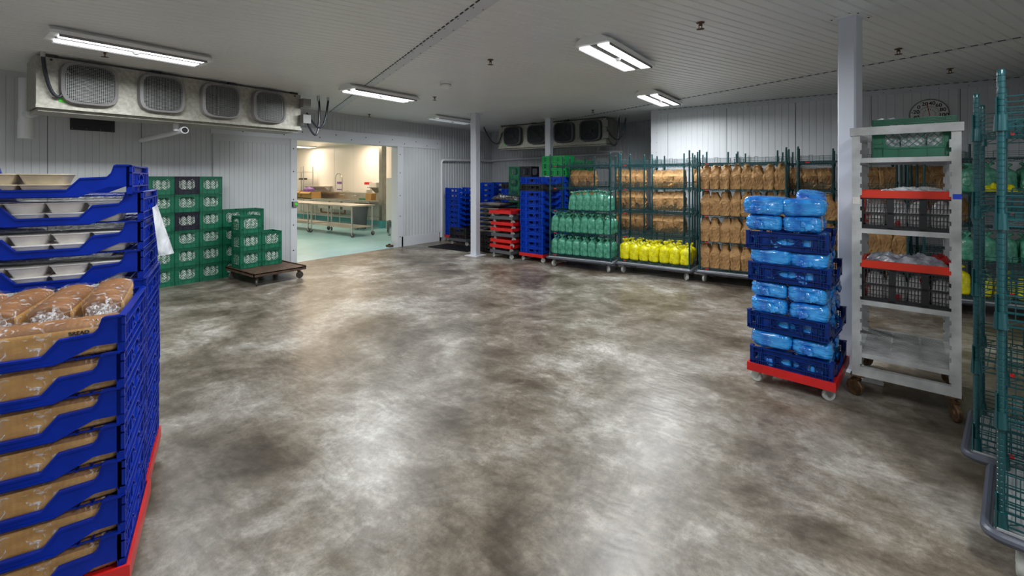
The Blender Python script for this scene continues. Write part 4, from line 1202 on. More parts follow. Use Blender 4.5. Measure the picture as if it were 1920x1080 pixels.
# green bags on cart A
for ry_, wh in ((-.185, 'front row'), (-.055, 'middle row'), (.08, 'rear row')):
    row('A', 0, GRN, -.525, .525, 8, ry_, 'green bag', wh, 'green bag cart', 'green plastic bags on the left cart')
    row('A', 1, GRN, -.525, .525, 8, ry_, 'green bag', wh, 'green bag cart', 'green plastic bags on the left cart')
    if wh != 'rear row': row('A', 2, GRN, -.16, .52, 6, ry_, 'green bag', wh, 'green bag cart', 'green plastic bags on the left cart')
for ry_, wh in ((-.175, 'front row'), (-.02, 'middle row'), (.14, 'rear row')):
    row('B', 0, YEL, -.515, .515, 7, ry_, 'yellow bag', wh, 'yellow bag cart', 'yellow plastic bags on the bottom shelf')
for lev in range(4):
    for ry_, wh in ((-.19, 'front row'), (-.06, 'second row')):
        row('C', lev, BRN, -.525, .525, 8, ry_, 'brown paper bag', wh, 'brown bag cart', 'brown paper bags on the cart right of the yellow bags')
for lev in (0, 1, 2):
    row('D', lev, BRN, -.525, .525, 8, -.17, 'brown paper bag', 'front row', 'cart behind the column', 'brown paper bags on the cart behind the column')
for lev in (1, 3):
    row('E', lev, GRN, -.18, .50, 5, -.16, 'green bag', 'front row', 'cart behind the grey rack', 'green bags behind the grey rack')
    row('E', lev, GRN, -.18, .50, 5, 0.0, 'green bag', 'second row', 'cart behind the grey rack', 'green bags behind the grey rack')
row('E', 0, YEL, -.25, .50, 5, -.15, 'yellow bag', 'front row', 'cart behind the grey rack', 'yellow bags behind the grey rack')
for x, y, k, lab, sh in back:
    if k in 'ST': levs = (3,)
    elif k == 'P': levs = (2, 3)
    elif k in 'QR': levs = (1, 2, 3)
    elif k == 'Y': levs = (3,)
    else: levs = (2, 3)
    for lev in levs:
        row(k, lev, BRW, -.195, .195, 3, -.27, 'wide brown bag', 'front', sh, 'wide brown paper bags on the back row carts', ry=.08)
# two yellow bags lying on the upper shelves at the right
def lying(key, x, y, z, label, mt_pool, s=(1.3, 1.3, 1.0), rot=(0, R(80), 0)):
    c, rz = CARTS[key]; r = rot2(x, y, rz)
    o = link('plastic_bag', mt_pool, None, (c[0]+r[0], c[1]+r[1], z), rot=(rot[0], rot[1], rz+rot[2])); o.scale = s
    return tag(o, label, 'bag')

# ================================================================ far tray, dolly and crate stacks
def far_stack(x, y, rz, n, me, what, where, z0=0.157, skip=(), group=None, pitch=PITCH):
    for i in range(n):
        if i in skip: continue
        o = link('bread_tray', me, None, (x+random.uniform(-.006, .006), y+random.uniform(-.006, .006), z0+i*pitch), rz)
        tag(o, '%s %s from the bottom %s' % (ORD[i], what, where), 'tray', group or what+'s '+where)
a1 = heading(.222, 9.22, .573, 8.93)
c = W2(.40, 9.05); r = rot2(-.02, .34, a1); p = (c[0]+r[0], c[1]+r[1])
# tray ends face the camera: long side runs away
put_dolly(dolly_red, (p[0], p[1], 0), a1+pi/2, 'red dolly under the blue tray stack left of the green bag cart')
far_stack(p[0], p[1], a1+pi/2, 11, TRAYF, 'blue tray', 'in the stack left of the green bag cart', skip=(9,))
o = link('bread_tray', TRAYK, None, (p[0], p[1], .157+9*PITCH), a1+pi/2); tag(o, 'black tray near the top of the blue stack by the green bag cart', 'tray')
# stack behind cart A with bright green bins on top
pq = (-5.10, 8.70)
put_dolly(dolly_red, (pq[0], pq[1], 0), pi/2, 'red dolly behind the green bag cart')
far_stack(pq[0], pq[1], pi/2, 11, TRAYF, 'blue tray', 'in the stack behind the green bag cart')
# far left stacks
put_dolly(dolly_red, (-8.33, 8.98, 0), pi/2-.1, 'red dolly under the leftmost far blue tray stack')
far_stack(-8.33, 8.98, pi/2-.1, 9, TRAYF, 'blue tray', 'in the leftmost far stack beside the corrugated wall')
put_dolly(dolly_grey, (-7.95, 9.85, 0), pi/2, 'grey dolly under the second far blue tray stack')
far_stack(-7.95, 9.85, pi/2, 10, TRAYF, 'blue tray', 'in the second far stack, before the corner')
far_stack(-7.05, 9.75, pi/2, 10, TRAYF, 'blue tray', 'in the third far stack, right of the white column', z0=0.0)
far_stack(-7.05, 9.75, pi/2, 1, TRAYK, 'black tray', 'crowning the third far stack right of the white column', z0=1.40)
# low black trays on a dolly left of the column
put_dolly(dolly_grey, (-7.82, 8.62, 0), pi/2, 'grey dolly with two low black trays left of the white column')
far_stack(-7.82, 8.62, pi/2, 2, TRAYK, 'black tray', 'on the low grey dolly left of the white column')
# stack of dark boards with grey edges
m = MB(); m.box(-.30, .30, -.34, .34, .030, .062); m.cur = 1
for s in (-1, 1): m.box(-.28, .28, s*.33, s*.26, 0, .030); 
m.box(-.29, -.22, -.30, .30, 0, .028); m.box(.29, .22, -.30, .30, 0, .028)
M_board = mat('grey_brown_board', (.155, .14, .125), .6, var=.3, vscale=6)
BOARD = m.mesh('flat_board', [M_board, M_black], 25)
bx_, by_ = -6.42, 8.15
far_stack(bx_, by_, pi/2, 3, TRAYK, 'black tray', 'under the dark board stack right of the column', z0=0.02)
for i in range(7):
    o = link('flat_board', BOARD, None, (bx_+random.uniform(-.02, .02), by_+random.uniform(-.02, .02), .448+i*.100), random.uniform(-.015, .015))
    tag(o, '%s dark grey-brown board from the bottom in the stack right of the column' % ORD[i], 'board', 'dark boards right of the column')
# black sheets slumped over
m = MB(); rings = []
for i in range(9):
    t = i/8; ring = []
    for k in range(14):
        a = 2*pi*k/14; f = (1-.15*t)*(1 if 0 < i < 8 else .8)
        xx, yy = .50*f*(abs(cos(a))**.6)*(1 if cos(a) > 0 else -1), .30*f*(abs(sin(a))**.6)*(1 if sin(a) > 0 else -1)
        ring.append((xx+.02*noise.noise(Vector((xx*5, yy*5, t*3))), yy, .11*t+.035*noise.noise(Vector((xx*3, yy*3, t*2)))+.03*cos(xx*3)))
    rings.append(ring)
m.loft(rings); o = m.build('black_bag', M_blackfilm, loc=(bx_+.30, by_+.12, 1.16), rz=0.0, smooth=60); tag(o, 'folded black plastic lying on the dark board stack', 'plastic cover')
# dollies stacked: colours from the bottom
dc = W2(-.155, 9.49); r = rot2(0.0, .24, a1); dp = (dc[0]+r[0], dc[1]+r[1])
cols = ['grey', 'red', 'red', 'grey', 'red', 'red', 'grey', 'red']
for i, cc in enumerate(cols):
    o = place(dolly_red if cc == 'red' else dolly_grey, (dp[0]+random.uniform(-.025, .025), dp[1]+random.uniform(-.02, .02), i*.131+.0), a1+pi/2+random.uniform(-.04, .04))
    o.location.z = i*.1185
    tag(o, '%s dolly in the dolly stack, %s from the bottom' % (cc, ORD[i]), 'dolly', 'stacked dollies')
for o in (): pass
# tall dark green crates behind the dollies
for i in range(7):
    for k, (x, y, w) in enumerate(((-6.62, 9.05, 'left'), (-6.28, 9.05, 'right'))):
        o = link('milk_crate', CRG if k == 0 else CRN, None, (x+.10, y, .0+i*.279), 0.0)
        tag(o, '%s crate, %s from the bottom, %s column behind the dolly stack' % (('dark green', 'black')[k], ORD[i], w), 'crate', 'crates behind the dolly stack')
# bright green bins
def bin_mesh(wx=.60, wy=.40, h=.145):
    m = MB()
    for s in (-1, 1):
        for (L, D, ax) in ((wx, wy, 0), (wy, wx, 1)):
            def b(u0, u1, z0, z1, t=.006):
                if ax == 0: m.box(u0, u1, s*D/2, s*(D/2-t), z0, z1)
                else: m.box(s*D/2, s*(D/2-t), u0, u1, z0, z1)
            b(-L/2, L/2, h-.03, h, .012); b(-L/2, L/2, 0, .02, .010)
            n = int(L/.05)
            for k in range(n+1):
                u = -L/2+L*k/n; w = .012 if k % 3 else .034
                b(max(-L/2, u-w), min(L/2, u+w), .02, h-.03)
            b(-L/2, L/2, h*.45, h*.52)
    m.box(-wx/2+.01, wx/2-.01, -wy/2+.01, wy/2-.01, 0, .006)
    return m.mesh('storage_bin', M_greenb, 25)
BIN = bin_mesh()
for i in range(3):
    o = link('storage_bin', BIN, None, (pq[0]-.06, pq[1]-.02, .157+10*PITCH+.162+i*.148), 0); tag(o, '%s bright green bin of the left pile above the green bag cart' % ('bottom', 'middle', 'top')[i], 'bin', 'bright green bins')
    o = link('storage_bin', BIN, None, (pq[0]-.15, pq[1]+1.1, .157+10*PITCH+.10+i*.148), 0.1); tag(o, '%s bright green bin of the right pile behind the green bag cart' % ('bottom', 'middle', 'top')[i], 'bin', 'bright green bins')
far_stack(pq[0]-.15, pq[1]+1.1, 0, 11, TRAYF, 'blue tray', 'under the right pile of bright green bins', z0=.12)
put_dolly(dolly_grey, (pq[0]-.15, pq[1]+1.1, -.05), 0, 'grey dolly under the right pile of bright green bins')
bpy.data.objects[-1:] if False else None
# floor mat
m = MB(); 
for k in range(26): m.box(-.62+k*.05, -.605+k*.05, -.33, .33, .004, .018)
for k in range(14): m.box(-.63, .65, -.33+k*.05, -.315+k*.05, .0, .012)
o = m.build('floor_mat', M_black, loc=(-7.55, 7.95, .001), rz=0.0); tag(o, 'black open-grid floor mat left of the white column', 'floor mat')
# ================================================================ blue bag stack on a red dolly
hS = heading(1.939, 3.698, 2.348, 3.315)
lc, rc = W2(1.939, 3.698), W2(2.348, 3.315)
fm = ((lc[0]+rc[0])/2, (lc[1]+rc[1])/2)
aw = (cos(hS+pi/2), sin(hS+pi/2)); rtv = (cos(hS), sin(hS))
sc = (fm[0]+aw[0]*.345, fm[1]+aw[1]*.345)
put_dolly(dolly_red, (sc[0], sc[1], 0), hS+pi/2, 'red dolly with white wheels under the blue bag stack')
TB = [(.159, 0.0, 0), (.447, -.012, R(-2)), (.846, -.022, R(1.5)), (1.098, -.050, R(4))]
tn = ['bottom', 'second', 'third', 'top']
def SB(u, v, z, dx=0, da=0):
    r = rot2(u, v, hS+da); return (sc[0]+r[0]+rtv[0]*dx, sc[1]+r[1]+rtv[1]*dx, z)
for i, (z, dx, da) in enumerate(TB):
    o = link('bread_tray', TRAYN, None, SB(0, 0, z, dx), hS+pi/2+da); tag(o, '%s dark blue tray in the stack of knotted blue bags' % tn[i], 'tray', 'trays of the blue bag stack')
def blue_bag(seed, w=.288, d=.238, h=.132, knot=True):
    rnd = random.Random(seed); e = empty('plastic_bag', (0, 0, 0)); m = MB(); n, q = 110, 44; rings = []
    gx, gz = rnd.uniform(-.04, .04), rnd.uniform(-.01, .012)
    for i in range(q+1):
        ph = -pi/2+pi*i/q; ring = []
        for k in range(n):
            a = 2*pi*k/n; c, s, cp, sp = cos(a), sin(a), cos(ph), sin(ph)
            f = lambda v, p: (abs(v)**p)*(1 if v >= 0 else -1)
            x, y, z = w/2*f(c, .36)*f(cp, .30), d/2*f(s, .36)*f(cp, .30), h/2*f(sp, .50)
            V3 = Vector((x*7+seed*3, y*7, z*9))
            dsp = .013*noise.noise(V3)+.007*crease(Vector((x*9+seed, y*9+noise.noise(V3), z*34)))+.0028*crease(Vector((x*40, y*40, z*60+seed)))-.006
            if y < 0 and knot:
                dx_, dz_ = x-gx, z-gz; rho = math.hypot(dx_, dz_*1.3)+abs(y+d/2)*1.2; ang = math.atan2(dz_, dx_)
                dsp += -.024*math.exp(-(rho/.035)**2)+.0095*(abs(sin(ang*6.5+seed+2*noise.noise(V3*2)))-.6)*math.exp(-rho/.11)
            L_ = Vector((x/w, y/d, z/h)).normalized()
            ring.append((x+L_.x*dsp, y+L_.y*dsp, h/2+z+L_.z*dsp*.8))
        rings.append(ring)
    m.loft(rings); m.build('filled_film', M_bbag, e, smooth=70)
    if knot:
        m = MB(); pts = []; rr = []
        for t in range(4):
            ang = -pi/2+rnd.uniform(-1.3, 1.3); ln = rnd.uniform(.035, .065); st = len(m.v)
            pts = [(gx, -d/2+.012, h/2+gz), (gx+cos(ang)*ln*.3, -d/2-.006, h/2+gz+sin(ang)*ln*.15), (gx+cos(ang)*ln*.7, -d/2-.020, h/2+gz+sin(ang)*ln*.55), (gx+cos(ang)*ln, -d/2-.016, h/2+gz+sin(ang)*ln)]
            m.tube(pts, [.007, .014, .030, .024], 12)
            for i in range(st, len(m.v)):
                v = m.v[i]; m.v[i] = (v[0]+.016*noise.noise(Vector((v[0]*50, v[2]*50, seed+t))), -d/2+.004+(v[1]+d/2-.012)*.42+.006*noise.noise(Vector((v[0]*70, v[2]*70, seed))), v[2]+.014*noise.noise(Vector((v[2]*50, v[0]*50, seed))))
        m.build('knot', M_bbag, e, smooth=60)
    return e
BB = [blue_bag(s) for s in (1, 2, 3, 4)]+[blue_bag(9, knot=False)]
layers = [(0, .155), (0, .305), (1, .438), (1, .580), (1, .710), (2, .838), (2, .972), (3, 1.092), (3, 1.245), (3, 1.368)]
lname = ['lowest layer', 'second layer', 'third layer', 'fourth layer', 'fifth layer', 'sixth layer', 'seventh layer', 'eighth layer', 'next-to-top layer', 'top layer']
for li, (ti, z) in enumerate(layers):
    z0, dx, da = TB[ti]
    inside = li in (0, 2, 5, 7)
    spots = [(-.13, -.215, 0, 'front left'), (.13, -.215, 0, 'front right'), (.125, .02, R(90), 'middle right'), (.125, .24, R(90), 'rear right')]
    if li == 9: spots += [(-.135, .02, R(180), 'middle left'), (-.135, .24, R(180), 'rear left')]
    for k, (u, v, a, nm) in enumerate(spots):
        if inside: u *= .93; v *= .93
        ju, jv, ja = random.uniform(-.012, .012), random.uniform(-.008, .008), random.uniform(-.07, .07)
        b = BB[4] if (li in (1, 6) and k == 0) or (li == 9 and k == 1) else BB[(li*3+k) % 4]
        o = place(b, SB(u+ju, v+jv, z, dx-(.02 if li >= 8 else 0), da), hS+da+a+ja)
        if inside: o.scale = (.90, .90, .92)
        if li == 9 and k == 3: o.location.z += .055; o.rotation_euler = (R(10), R(-12), o.rotation_euler[2])
        if li == 9 and k in (0,): o.scale = (1.08, 1.05, 1.1)
        tag(o, 'shiny blue plastic bag, %s of the %s, blue bag stack' % (nm, lname[li]), 'bag', 'blue bags in the bag stack')

# ================================================================ grey shelving rack
hR = heading(2.595, 3.46, 3.055, 3.055)
ro = W2(2.595, 3.462)
rack = empty('shelving_rack', (ro[0], ro[1], 0), hR); tag(rack, 'tall grey mobile shelving rack with slatted shelves and rusty casters', 'rack')
RW, RD = .597, .80
for ix in (0, 1):
    for iy in (0, 1):
        m = MB(); x0 = ix*(RW-.05); y0 = iy*(RD-.045)
        m.box(x0, x0+.05, y0, y0+.045, .165, 2.03)
        xi = x0+.05 if ix == 0 else x0
        for k in range(20):
            z = .26+k*.085; m.box(xi, xi+(.010 if ix == 0 else -.010), y0, y0+.045, z, z+.055)
        p = m.build('upright', M_cambro, rack)
        if iy == 0:
            for z, mt, h_ in ((1.33, M_tape, .035),) if ix else ((1.28, M_contain, .05),):
                b = MB(); b.box(x0+.006, x0+.0505, -.0012, 0.0, z+.19, z+.19+h_); q = b.build('tape', mt, p); q['label'] = 'blue tape' if ix else 'worn tan tape'
m = MB()
for y in (-.012, RD-.01): m.box(-.012, RW+.012, y, y+.022, 1.985, 2.045)
for x in (-.012, RW-.01): m.box(x, x+.022, .01, RD-.01, 1.985, 2.045)
m.build('top_rail', M_cambro, rack)
m = MB()
for y in (.002, RD-.047): m.box(.05, RW-.05, y, y+.045, .168, .235)
for x in (.002, RW-.047): m.box(x, x+.045, .045, RD-.045, .168, .235)
m.build('base_rail', M_cambro, rack)
for z in (1.815, 1.285, .745, .345):
    m = MB()
    m.box(.012, RW-.012, .004, .034, z-.035, z); m.box(.012, RW-.012, RD-.034, RD-.004, z-.035, z)
    for x in (.012, RW-.062): m.box(x, x+.05, .034, RD-.034, z-.035, z)
    for x in (.062+.155, .062+.325): m.box(x, x+.012, .034, RD-.034, z-.02, z-.001)
    n = 19
    for k in range(n): y = .048+k*(RD-.096)/(n-1); m.box(.062, RW-.062, y-.0095, y+.0095, z-.012, z)
    m.build('shelf', M_cambro, rack)
for sx, sy, a in ((.035, .035, 2.6), (RW-.035, .035, -1.2), (.035, RD-.035, 1.0), (RW-.035, RD-.035, .3)):
    m = MB(); m.box(sx-.045, sx+.045, sy-.04, sy+.04, .158, .168); m.build('caster_plate', M_rust, rack)
    caster_parts(rack, sx, sy, .062, .160, M_rust, M_rust, a=a, w=.032)
def RK(x, y, z): r = rot2(x, y, hR); return (ro[0]+r[0], ro[1]+r[1], z)
CRL = crate_mesh(M_green, .465, .34, .283, 7, 'milk_crate_wide')
o = link('milk_crate', CRL, None, RK(.35, .225, 1.817), hR); tag(o, 'wide green lattice crate on the top shelf of the grey rack', 'crate')
g = link('wrapped_packages', goods_mesh(31, .43, .30, .245, M_wrap, 'wrapped_packages', 3), None, RK(.35, .225, 1.827), hR); tag(g, 'white wrapped packages filling the green crate on the grey rack', 'packages', kind='stuff')
# red rimmed black crates
def basket(h):
    e = empty('basket_crate', (0, 0, 0)); wx, wy = .535, .36; m = MB(); hb = h-.055
    def side(L, Dp, M, cols):
        st = len(m.v); hx = L/2
        for z in (0, hb*.5-.006, hb-.012): m.box(-hx, hx, 0, .012, z, z+.014)
        m.box(-hx, hx, .004, .008, 0, .028)
        for k in range(cols+1):
            x = -hx+L*k/cols; w = .018; m.box(max(-hx, x-w), min(hx, x+w), 0, .012, 0, hb)
        for r_ in range(2):
            for c_ in range(cols):
                xa = -hx+L*c_/cols+.018; xb = -hx+L*(c_+1)/cols-.018; za = r_*hb*.5+.012; zb = za+hb*.5-.02
                for k in range(9): x = xa+(xb-xa)*k/8; m.box(x-.0028, x+.0028, .004, .009, za, zb)
                for k in (1, 2): z = za+(zb-za)*k/3; m.box(xa, xb, .004, .009, z-.002, z+.002)
        m.xf(M, st)
    for a, L, d, cl in ((0, wx, wy, 3), (pi, wx, wy, 3), (pi/2, wy, wx, 2), (-pi/2, wy, wx, 2)): side(L, d, Matrix.Rotation(a, 4, 'Z') @ Matrix.Translation((0, -d/2, 0)), cl)
    m.box(-wx/2+.01, wx/2-.01, -wy/2+.01, wy/2-.01, 0, .005)
    m.build('body', M_black, e)
    m = MB(); t = .014; m2 = .006
    for s in (-1, 1):
        m.box(-wx/2-m2, wx/2+m2, s*(wy/2+m2), s*(wy/2-t), hb, h); m.box(s*(wx/2+m2), s*(wx/2-t), -wy/2, wy/2, hb, h)
        for s2 in (-1, 1): m.box(s*(wx/2-.006), s*(wx/2-.016), s2*(wy/2-.02), s2*(wy/2-.07), .02, hb)
    r = m.build('rim', M_redo, e); r['label'] = 'orange-red rim'
    return e
M_redo = mat('basket_rim_red', (.72, .03, .008), .4)
M_pack = crinkle(mat('pale_packages', (.62, .60, .60), .4, col2=(.50, .03, .03), vscale=11, detail=1, ramp=(.30, .36)), 30, .8)
bk1 = basket(.285); bk1.location = RK(.315, .20, 1.287); bk1.rotation_euler = (0, 0, hR); tag(bk1, 'black basket crate with red rim on the second shelf of the grey rack', 'crate')
bk2 = basket(.300); bk2.location = RK(.325, .20, .747); bk2.rotation_euler = (0, 0, hR); tag(bk2, 'black basket crate with orange-red rim on the third shelf of the grey rack', 'crate')
for bz, nm, sd in ((1.295, 'second', 41), (.755, 'third', 42)):
    g = link('wrapped_packages', goods_mesh(sd, .49, .315, .225, M_pack, 'packages', 4), None, RK(.32, .20, bz), hR); tag(g, 'pale wrapped packages inside the red-rimmed crate on the %s shelf' % nm, 'packages', kind='stuff')
def crumple(name, w, d, h, seed, mt, loc, rz, label, cat='plastic bag', amp=.03, parent=None):
    m = MB(); nx, ny = 60, 44; top = []; bot = []
    for j in range(ny+1):
        for i in range(nx+1):
            u, v = i/nx*2-1, j/ny*2-1; rr = 1-.18*noise.noise(Vector((u*2+seed, v*2, 1)))
            x, y = u*w/2*rr, v*d/2*rr; edge = max(0, 1-max(abs(u), abs(v))**4)
            z = h*edge*(.55+.45*noise.noise(Vector((u*2.2+seed, v*2.2, 0))))+amp*(crease(Vector((u*3.5+seed, v*3.5, 2)))*.5+.35*crease(Vector((u*8+seed, v*8, 5))))*(.3+.7*edge)
            top.append((x, y, max(.002, z+.004))); bot.append((x, y, max(0, z+.004-.003)*.0+0))
    N = (nx+1)*(ny+1); fs = []
    for j in range(ny):
        for i in range(nx):
            a = j*(nx+1)+i; fs.append((a, a+1, a+nx+2, a+nx+1)); fs.append((N+a+nx+1, N+a+nx+2, N+a+1, N+a))
    ed = [i for i in range(nx+1)]+[j*(nx+1)+nx for j in range(1, ny+1)]+[ny*(nx+1)+i for i in range(nx-1, -1, -1)]+[j*(nx+1) for j in range(ny-1, 0, -1)]
    for k in range(len(ed)): a, b = ed[k], ed[(k+1) % len(ed)]; fs.append((b, a, N+a, N+b))
    m.add(top+bot, fs); o = m.build(name, mt, loc=loc, rz=rz, smooth=50); tag(o, label, cat); return o
M_grey_film = crinkle(mat('grey_film', (.55, .56, .60), .20, col2=(.16, .17, .21), vscale=16, detail=6, coat=.5, alpha=1), 26, 1.0)
crumple('plastic_bag', .42, .22, .035, 3, M_wrap, RK(.36, .21, 1.287+.262), hR, 'crumpled white plastic on top of the upper red-rimmed crate')
crumple('plastic_bag', .50, .33, .13, 8, M_grey_film, RK(.31, .20, .747+.235), hR, 'crumpled grey plastic film piled on the lower red-rimmed crate')
crumple('plastic_bag', .12, .10, .055, 5, M_redp, RK(.50, .33, .747+.285), hR+.4, 'small red package poking out behind the grey film')
crumple('plastic_bag', .20, .16, .085, 12, M_wrap, RK(.20, .26, 1.817+.225), hR, 'white plastic bag bulging above the left of the green crate')
crumple('paper_scrap', .14, .10, .015, 14, M_white, RK(.10, .42, .001), hR, 'white scrap of paper on the floor under the grey rack', 'paper')

# ================================================================ near wire carts at the right
cartN = make_cart(1.22, .61, ['flbr', 'flbr', 'flbr', 'flbr', 'flbr'], True, .030)
dd = math.atan2(.667, .745)     # depth direction in camera offsets
def nearcart(xr, Z, label, L=1.22, D=.61):
    a, b = W2(xr, Z), W2(xr+.745, Z+.667); hd = math.atan2(b[1]-a[1], b[0]-a[0]); rz = hd-pi/2
    r = rot2(L/2-.012, D/2-.012, rz); o = place(cartN, (a[0]+r[0], a[1]+r[1], 0), rz); tag(o, label, 'shelf cart', 'wire shelf carts in the right foreground'); return o, rz
n1, nrz = nearcart(2.06, 1.91, 'nearest green wire shelf cart at the right edge')
n2, nrz2 = nearcart(2.512, 2.452, 'second wire shelf cart at the right edge, behind the nearest one')
# side clips and grid panels
for o, nm in ((n1, 'a'), (n2, 'b')):
    m = MB(); l, d = .61-.012, .305-.012
    for z0 in (.26, ):
        for k in range(9): x = -l+k*.035; 
        for k in range(34): x = -l+.02+k*.035; m.bar((x, -d, z0), (x, -d, z0+.16), .0035)
        for k in range(16): y = -d+.02+k*.037; m.bar((-l, y, z0), (-l, y, z0+.16), .0035)
        for k in range(5): z = z0+k*.04; m.bar((-l, -d, z), (l, -d, z), .004); m.bar((-l, -d, z), (-l, d, z), .004)
    m.build('grid_panel', M_shelf, o)
    for z in SHZ:
        for sy in (-1, 1):
            m = MB(); m.prism([(-l-.017, sy*d-.020), (-l-.011, sy*d-.024), (-l-.011, sy*d+.020), (-l-.017, sy*d+.018)], z-.045, z+.10)
            m.lathe([(.0145, -.03), (.019, -.03), (.017, .025), (.0145, .025)], 12, (-l, sy*d, z-.01))
            m.build('collar', M_shelf, o)

# yellow bags draped on the carts behind
crumple('plastic_bag', .42, .34, .12, 21, M_ybag, (*W2(4.95, 4.75), 1.43), .5, 'bright yellow bag lying on the far cart shelf beside the grey rack', 'bag') if False else None
c, rz = CARTS['E']
for x, y, s, lb in ((.06, -.18, 23, 'yellow bag sagging over the fourth shelf between rack and near posts'), (.40, -.10, 26, 'yellow bag on the fourth shelf seen through the nearest wire cart')):
    r = rot2(x, y, rz); crumple('plastic_bag', .30, .26, .13, s, M_ybag, (c[0]+r[0], c[1]+r[1], SHZ[3]+.01), rz, lb, 'bag')
# ================================================================ kitchen beyond the doorway
KX0, KY0, KY1, KH = -19.5, 3.2, 10.25, 2.97
m = MB(); m.box(KX0, XL-.0, KY0, KY1, -.10, .001); struct(m.build('floor', M_teal))
m = MB(); m.box(KX0, XL-.20, KY1, KY1+.1, 0, KH); m.box(KX0-.1, KX0, KY0, KY1, 0, KH); m.box(KX0, XL-.2, KY0-.1, KY0, 0, KH)
m.box(XL-.205, XL-.19, KY0, DY0-.02, 0, KH); m.box(XL-.205, XL-.19, DY1+.02, KY1, 0, KH); m.box(XL-.205, XL-.19, DY0-.02, DY1+.02, DH+.02, KH)
struct(m.build('wall_kitchen', M_kwall))
m = MB(); m.box(KX0, XL-.19, KY0, KY1, KH, KH+.1); struct(m.build('ceiling_kitchen', M_kwall))
m = MB(); m.box(KX0, XL-.2, KY1-.02, KY1, 0, .15); m.box(KX0, KX0+.02, KY0, KY1, 0, .15); struct(m.build('baseboard_kitchen', M_tealb))
m = MB()
for x in (-17.6, -16.35, -15.1, -13.85): m.box(x-.004, x+.004, KY1-.004, KY1, .15, KH)
struct(m.build('trim_30', M_trim))
def klight(x, y, label):
    e = empty('ceiling_light', (x, y, KH)); MB().box(-.3, .3, -.6, .6, -.05, -.001).build('housing', M_white, e); d = MB().box(-.27, .27, -.57, .57, -.056, -.0505).build('diffuser', M_litw, e)
    ld = bpy.data.lights.new('lamp', 'AREA'); ld.shape = 'RECTANGLE'; ld.size = .5; ld.size_y = 1.1; ld.energy = KITCHEN_W; ld.color = (1.0, .77, .56)
    lo = bpy.data.objects.new('lamp', ld); COL.objects.link(lo); lo.parent = e; lo.location = (0, 0, -.07); tag(e, label, 'ceiling light')
M_litw = mat('lit_panel_warm', (1.0, .88, .70), .4, emit=5.0)
klight(-17.6, 9.45, 'flat kitchen ceiling light at the top left of the doorway'); klight(-13.9, 9.3, 'kitchen ceiling light over the sink, above the door header')
klight(-11.0, 6.2, 'kitchen ceiling light just inside the doorway'); klight(-15.0, 5.4, 'kitchen ceiling light left inside the kitchen')
def ktable(x0, x1, y0, y1, z, label, casters=True, shelfz=.27):
    e = empty('steel_table', ((x0+x1)/2, (y0+y1)/2, 0)); tag(e, label, 'table', 'steel work tables'); hx, hy = (x1-x0)/2, (y1-y0)/2
    MB().box(-hx, hx, -hy, hy, z-.04, z).build('tabletop', M_steel, e); MB().box(-hx+.05, hx-.05, -hy+.05, hy-.05, shelfz-.02, shelfz).build('undershelf', M_steel, e)
    for sx in (-1, 1):
        for sy in (-1, 1):
            MB().cyl((sx*(hx-.06), sy*(hy-.06), .14), (sx*(hx-.06), sy*(hy-.06), z-.04), .021, 10).build('leg', M_steel, e); caster_parts(e, sx*(hx-.06), sy*(hy-.06), .062, .15, M_wheeld, a=sx+sy*.7)
ktable(-13.38, -11.15, 7.50, 8.30, .90, 'long stainless steel work table on casters in the kitchen'); ktable(-15.75, -13.45, 7.50, 8.30, .90, 'second steel work table behind the left door jamb')
# sink bench
e = empty('sink_bench', (-15.6, 9.72, 0)); tag(e, 'long stainless sink bench with tall splashback along the kitchen wall', 'sink')
m = MB(); m.box(-2.3, 2.72, -.36, .42, .84, .88); m.box(-2.3, 2.72, .40, .44, .88, 1.14); m.box(-2.3, 2.72, -.37, -.34, .84, .92); m.build('counter', M_steel, e)
for x in (-.2, .6, 1.4): MB().box(x-.36, x+.36, -.28, .32, .55, .84).build('basin', M_steel, e)
for x in (-2.2, -.7, .9, 2.6):
    for y in (-.3, .36): MB().cyl((x, y, 0), (x, y, .84), .02, 8).build('leg', M_steel, e)
m = MB()
for y in (-.3, .36): m.cyl((-2.2, y, .3), (2.6, y, .3), .016, 8)
m.build('cross_rail', M_steel, e)
m = MB(); m.tube([(-1.0, .1, .5), (-1.0, .1, .36), (-.2, .12, .34), (.6, .1, .36), (.6, .1, .5)], .03, 8); m.build('drain_pipes', mat('copper_pipe', (.35, .16, .08), .4, .6), e)
m = MB(); pts = [(0, .38, 1.1)]+[(0+.0, .38, 1.1+.1*k) for k in range(1, 7)]+[(-.16+.16*cos(a), .36-.02*a, 1.70+.16*sin(a)) for a in [pi*k/8 for k in range(9)]]+[(-.32, .30, 1.5), (-.32, .30, 1.28)]
m.tube(pts, .016, 8); m.tube([(-.14, .38, 1.05), (.14, .38, 1.05)], .02, 8); m.build('spray_faucet', M_steel, e)
m = MB(); m.tube([(.75, .36, 1.02), (.75, .30, 1.14), (.60, .2, 1.2), (.45, .1, 1.16)], .014, 8); m.tube([(.65, .38, 1.02), (.9, .38, 1.02)], .02, 8); m.build('faucet', M_steel, e)
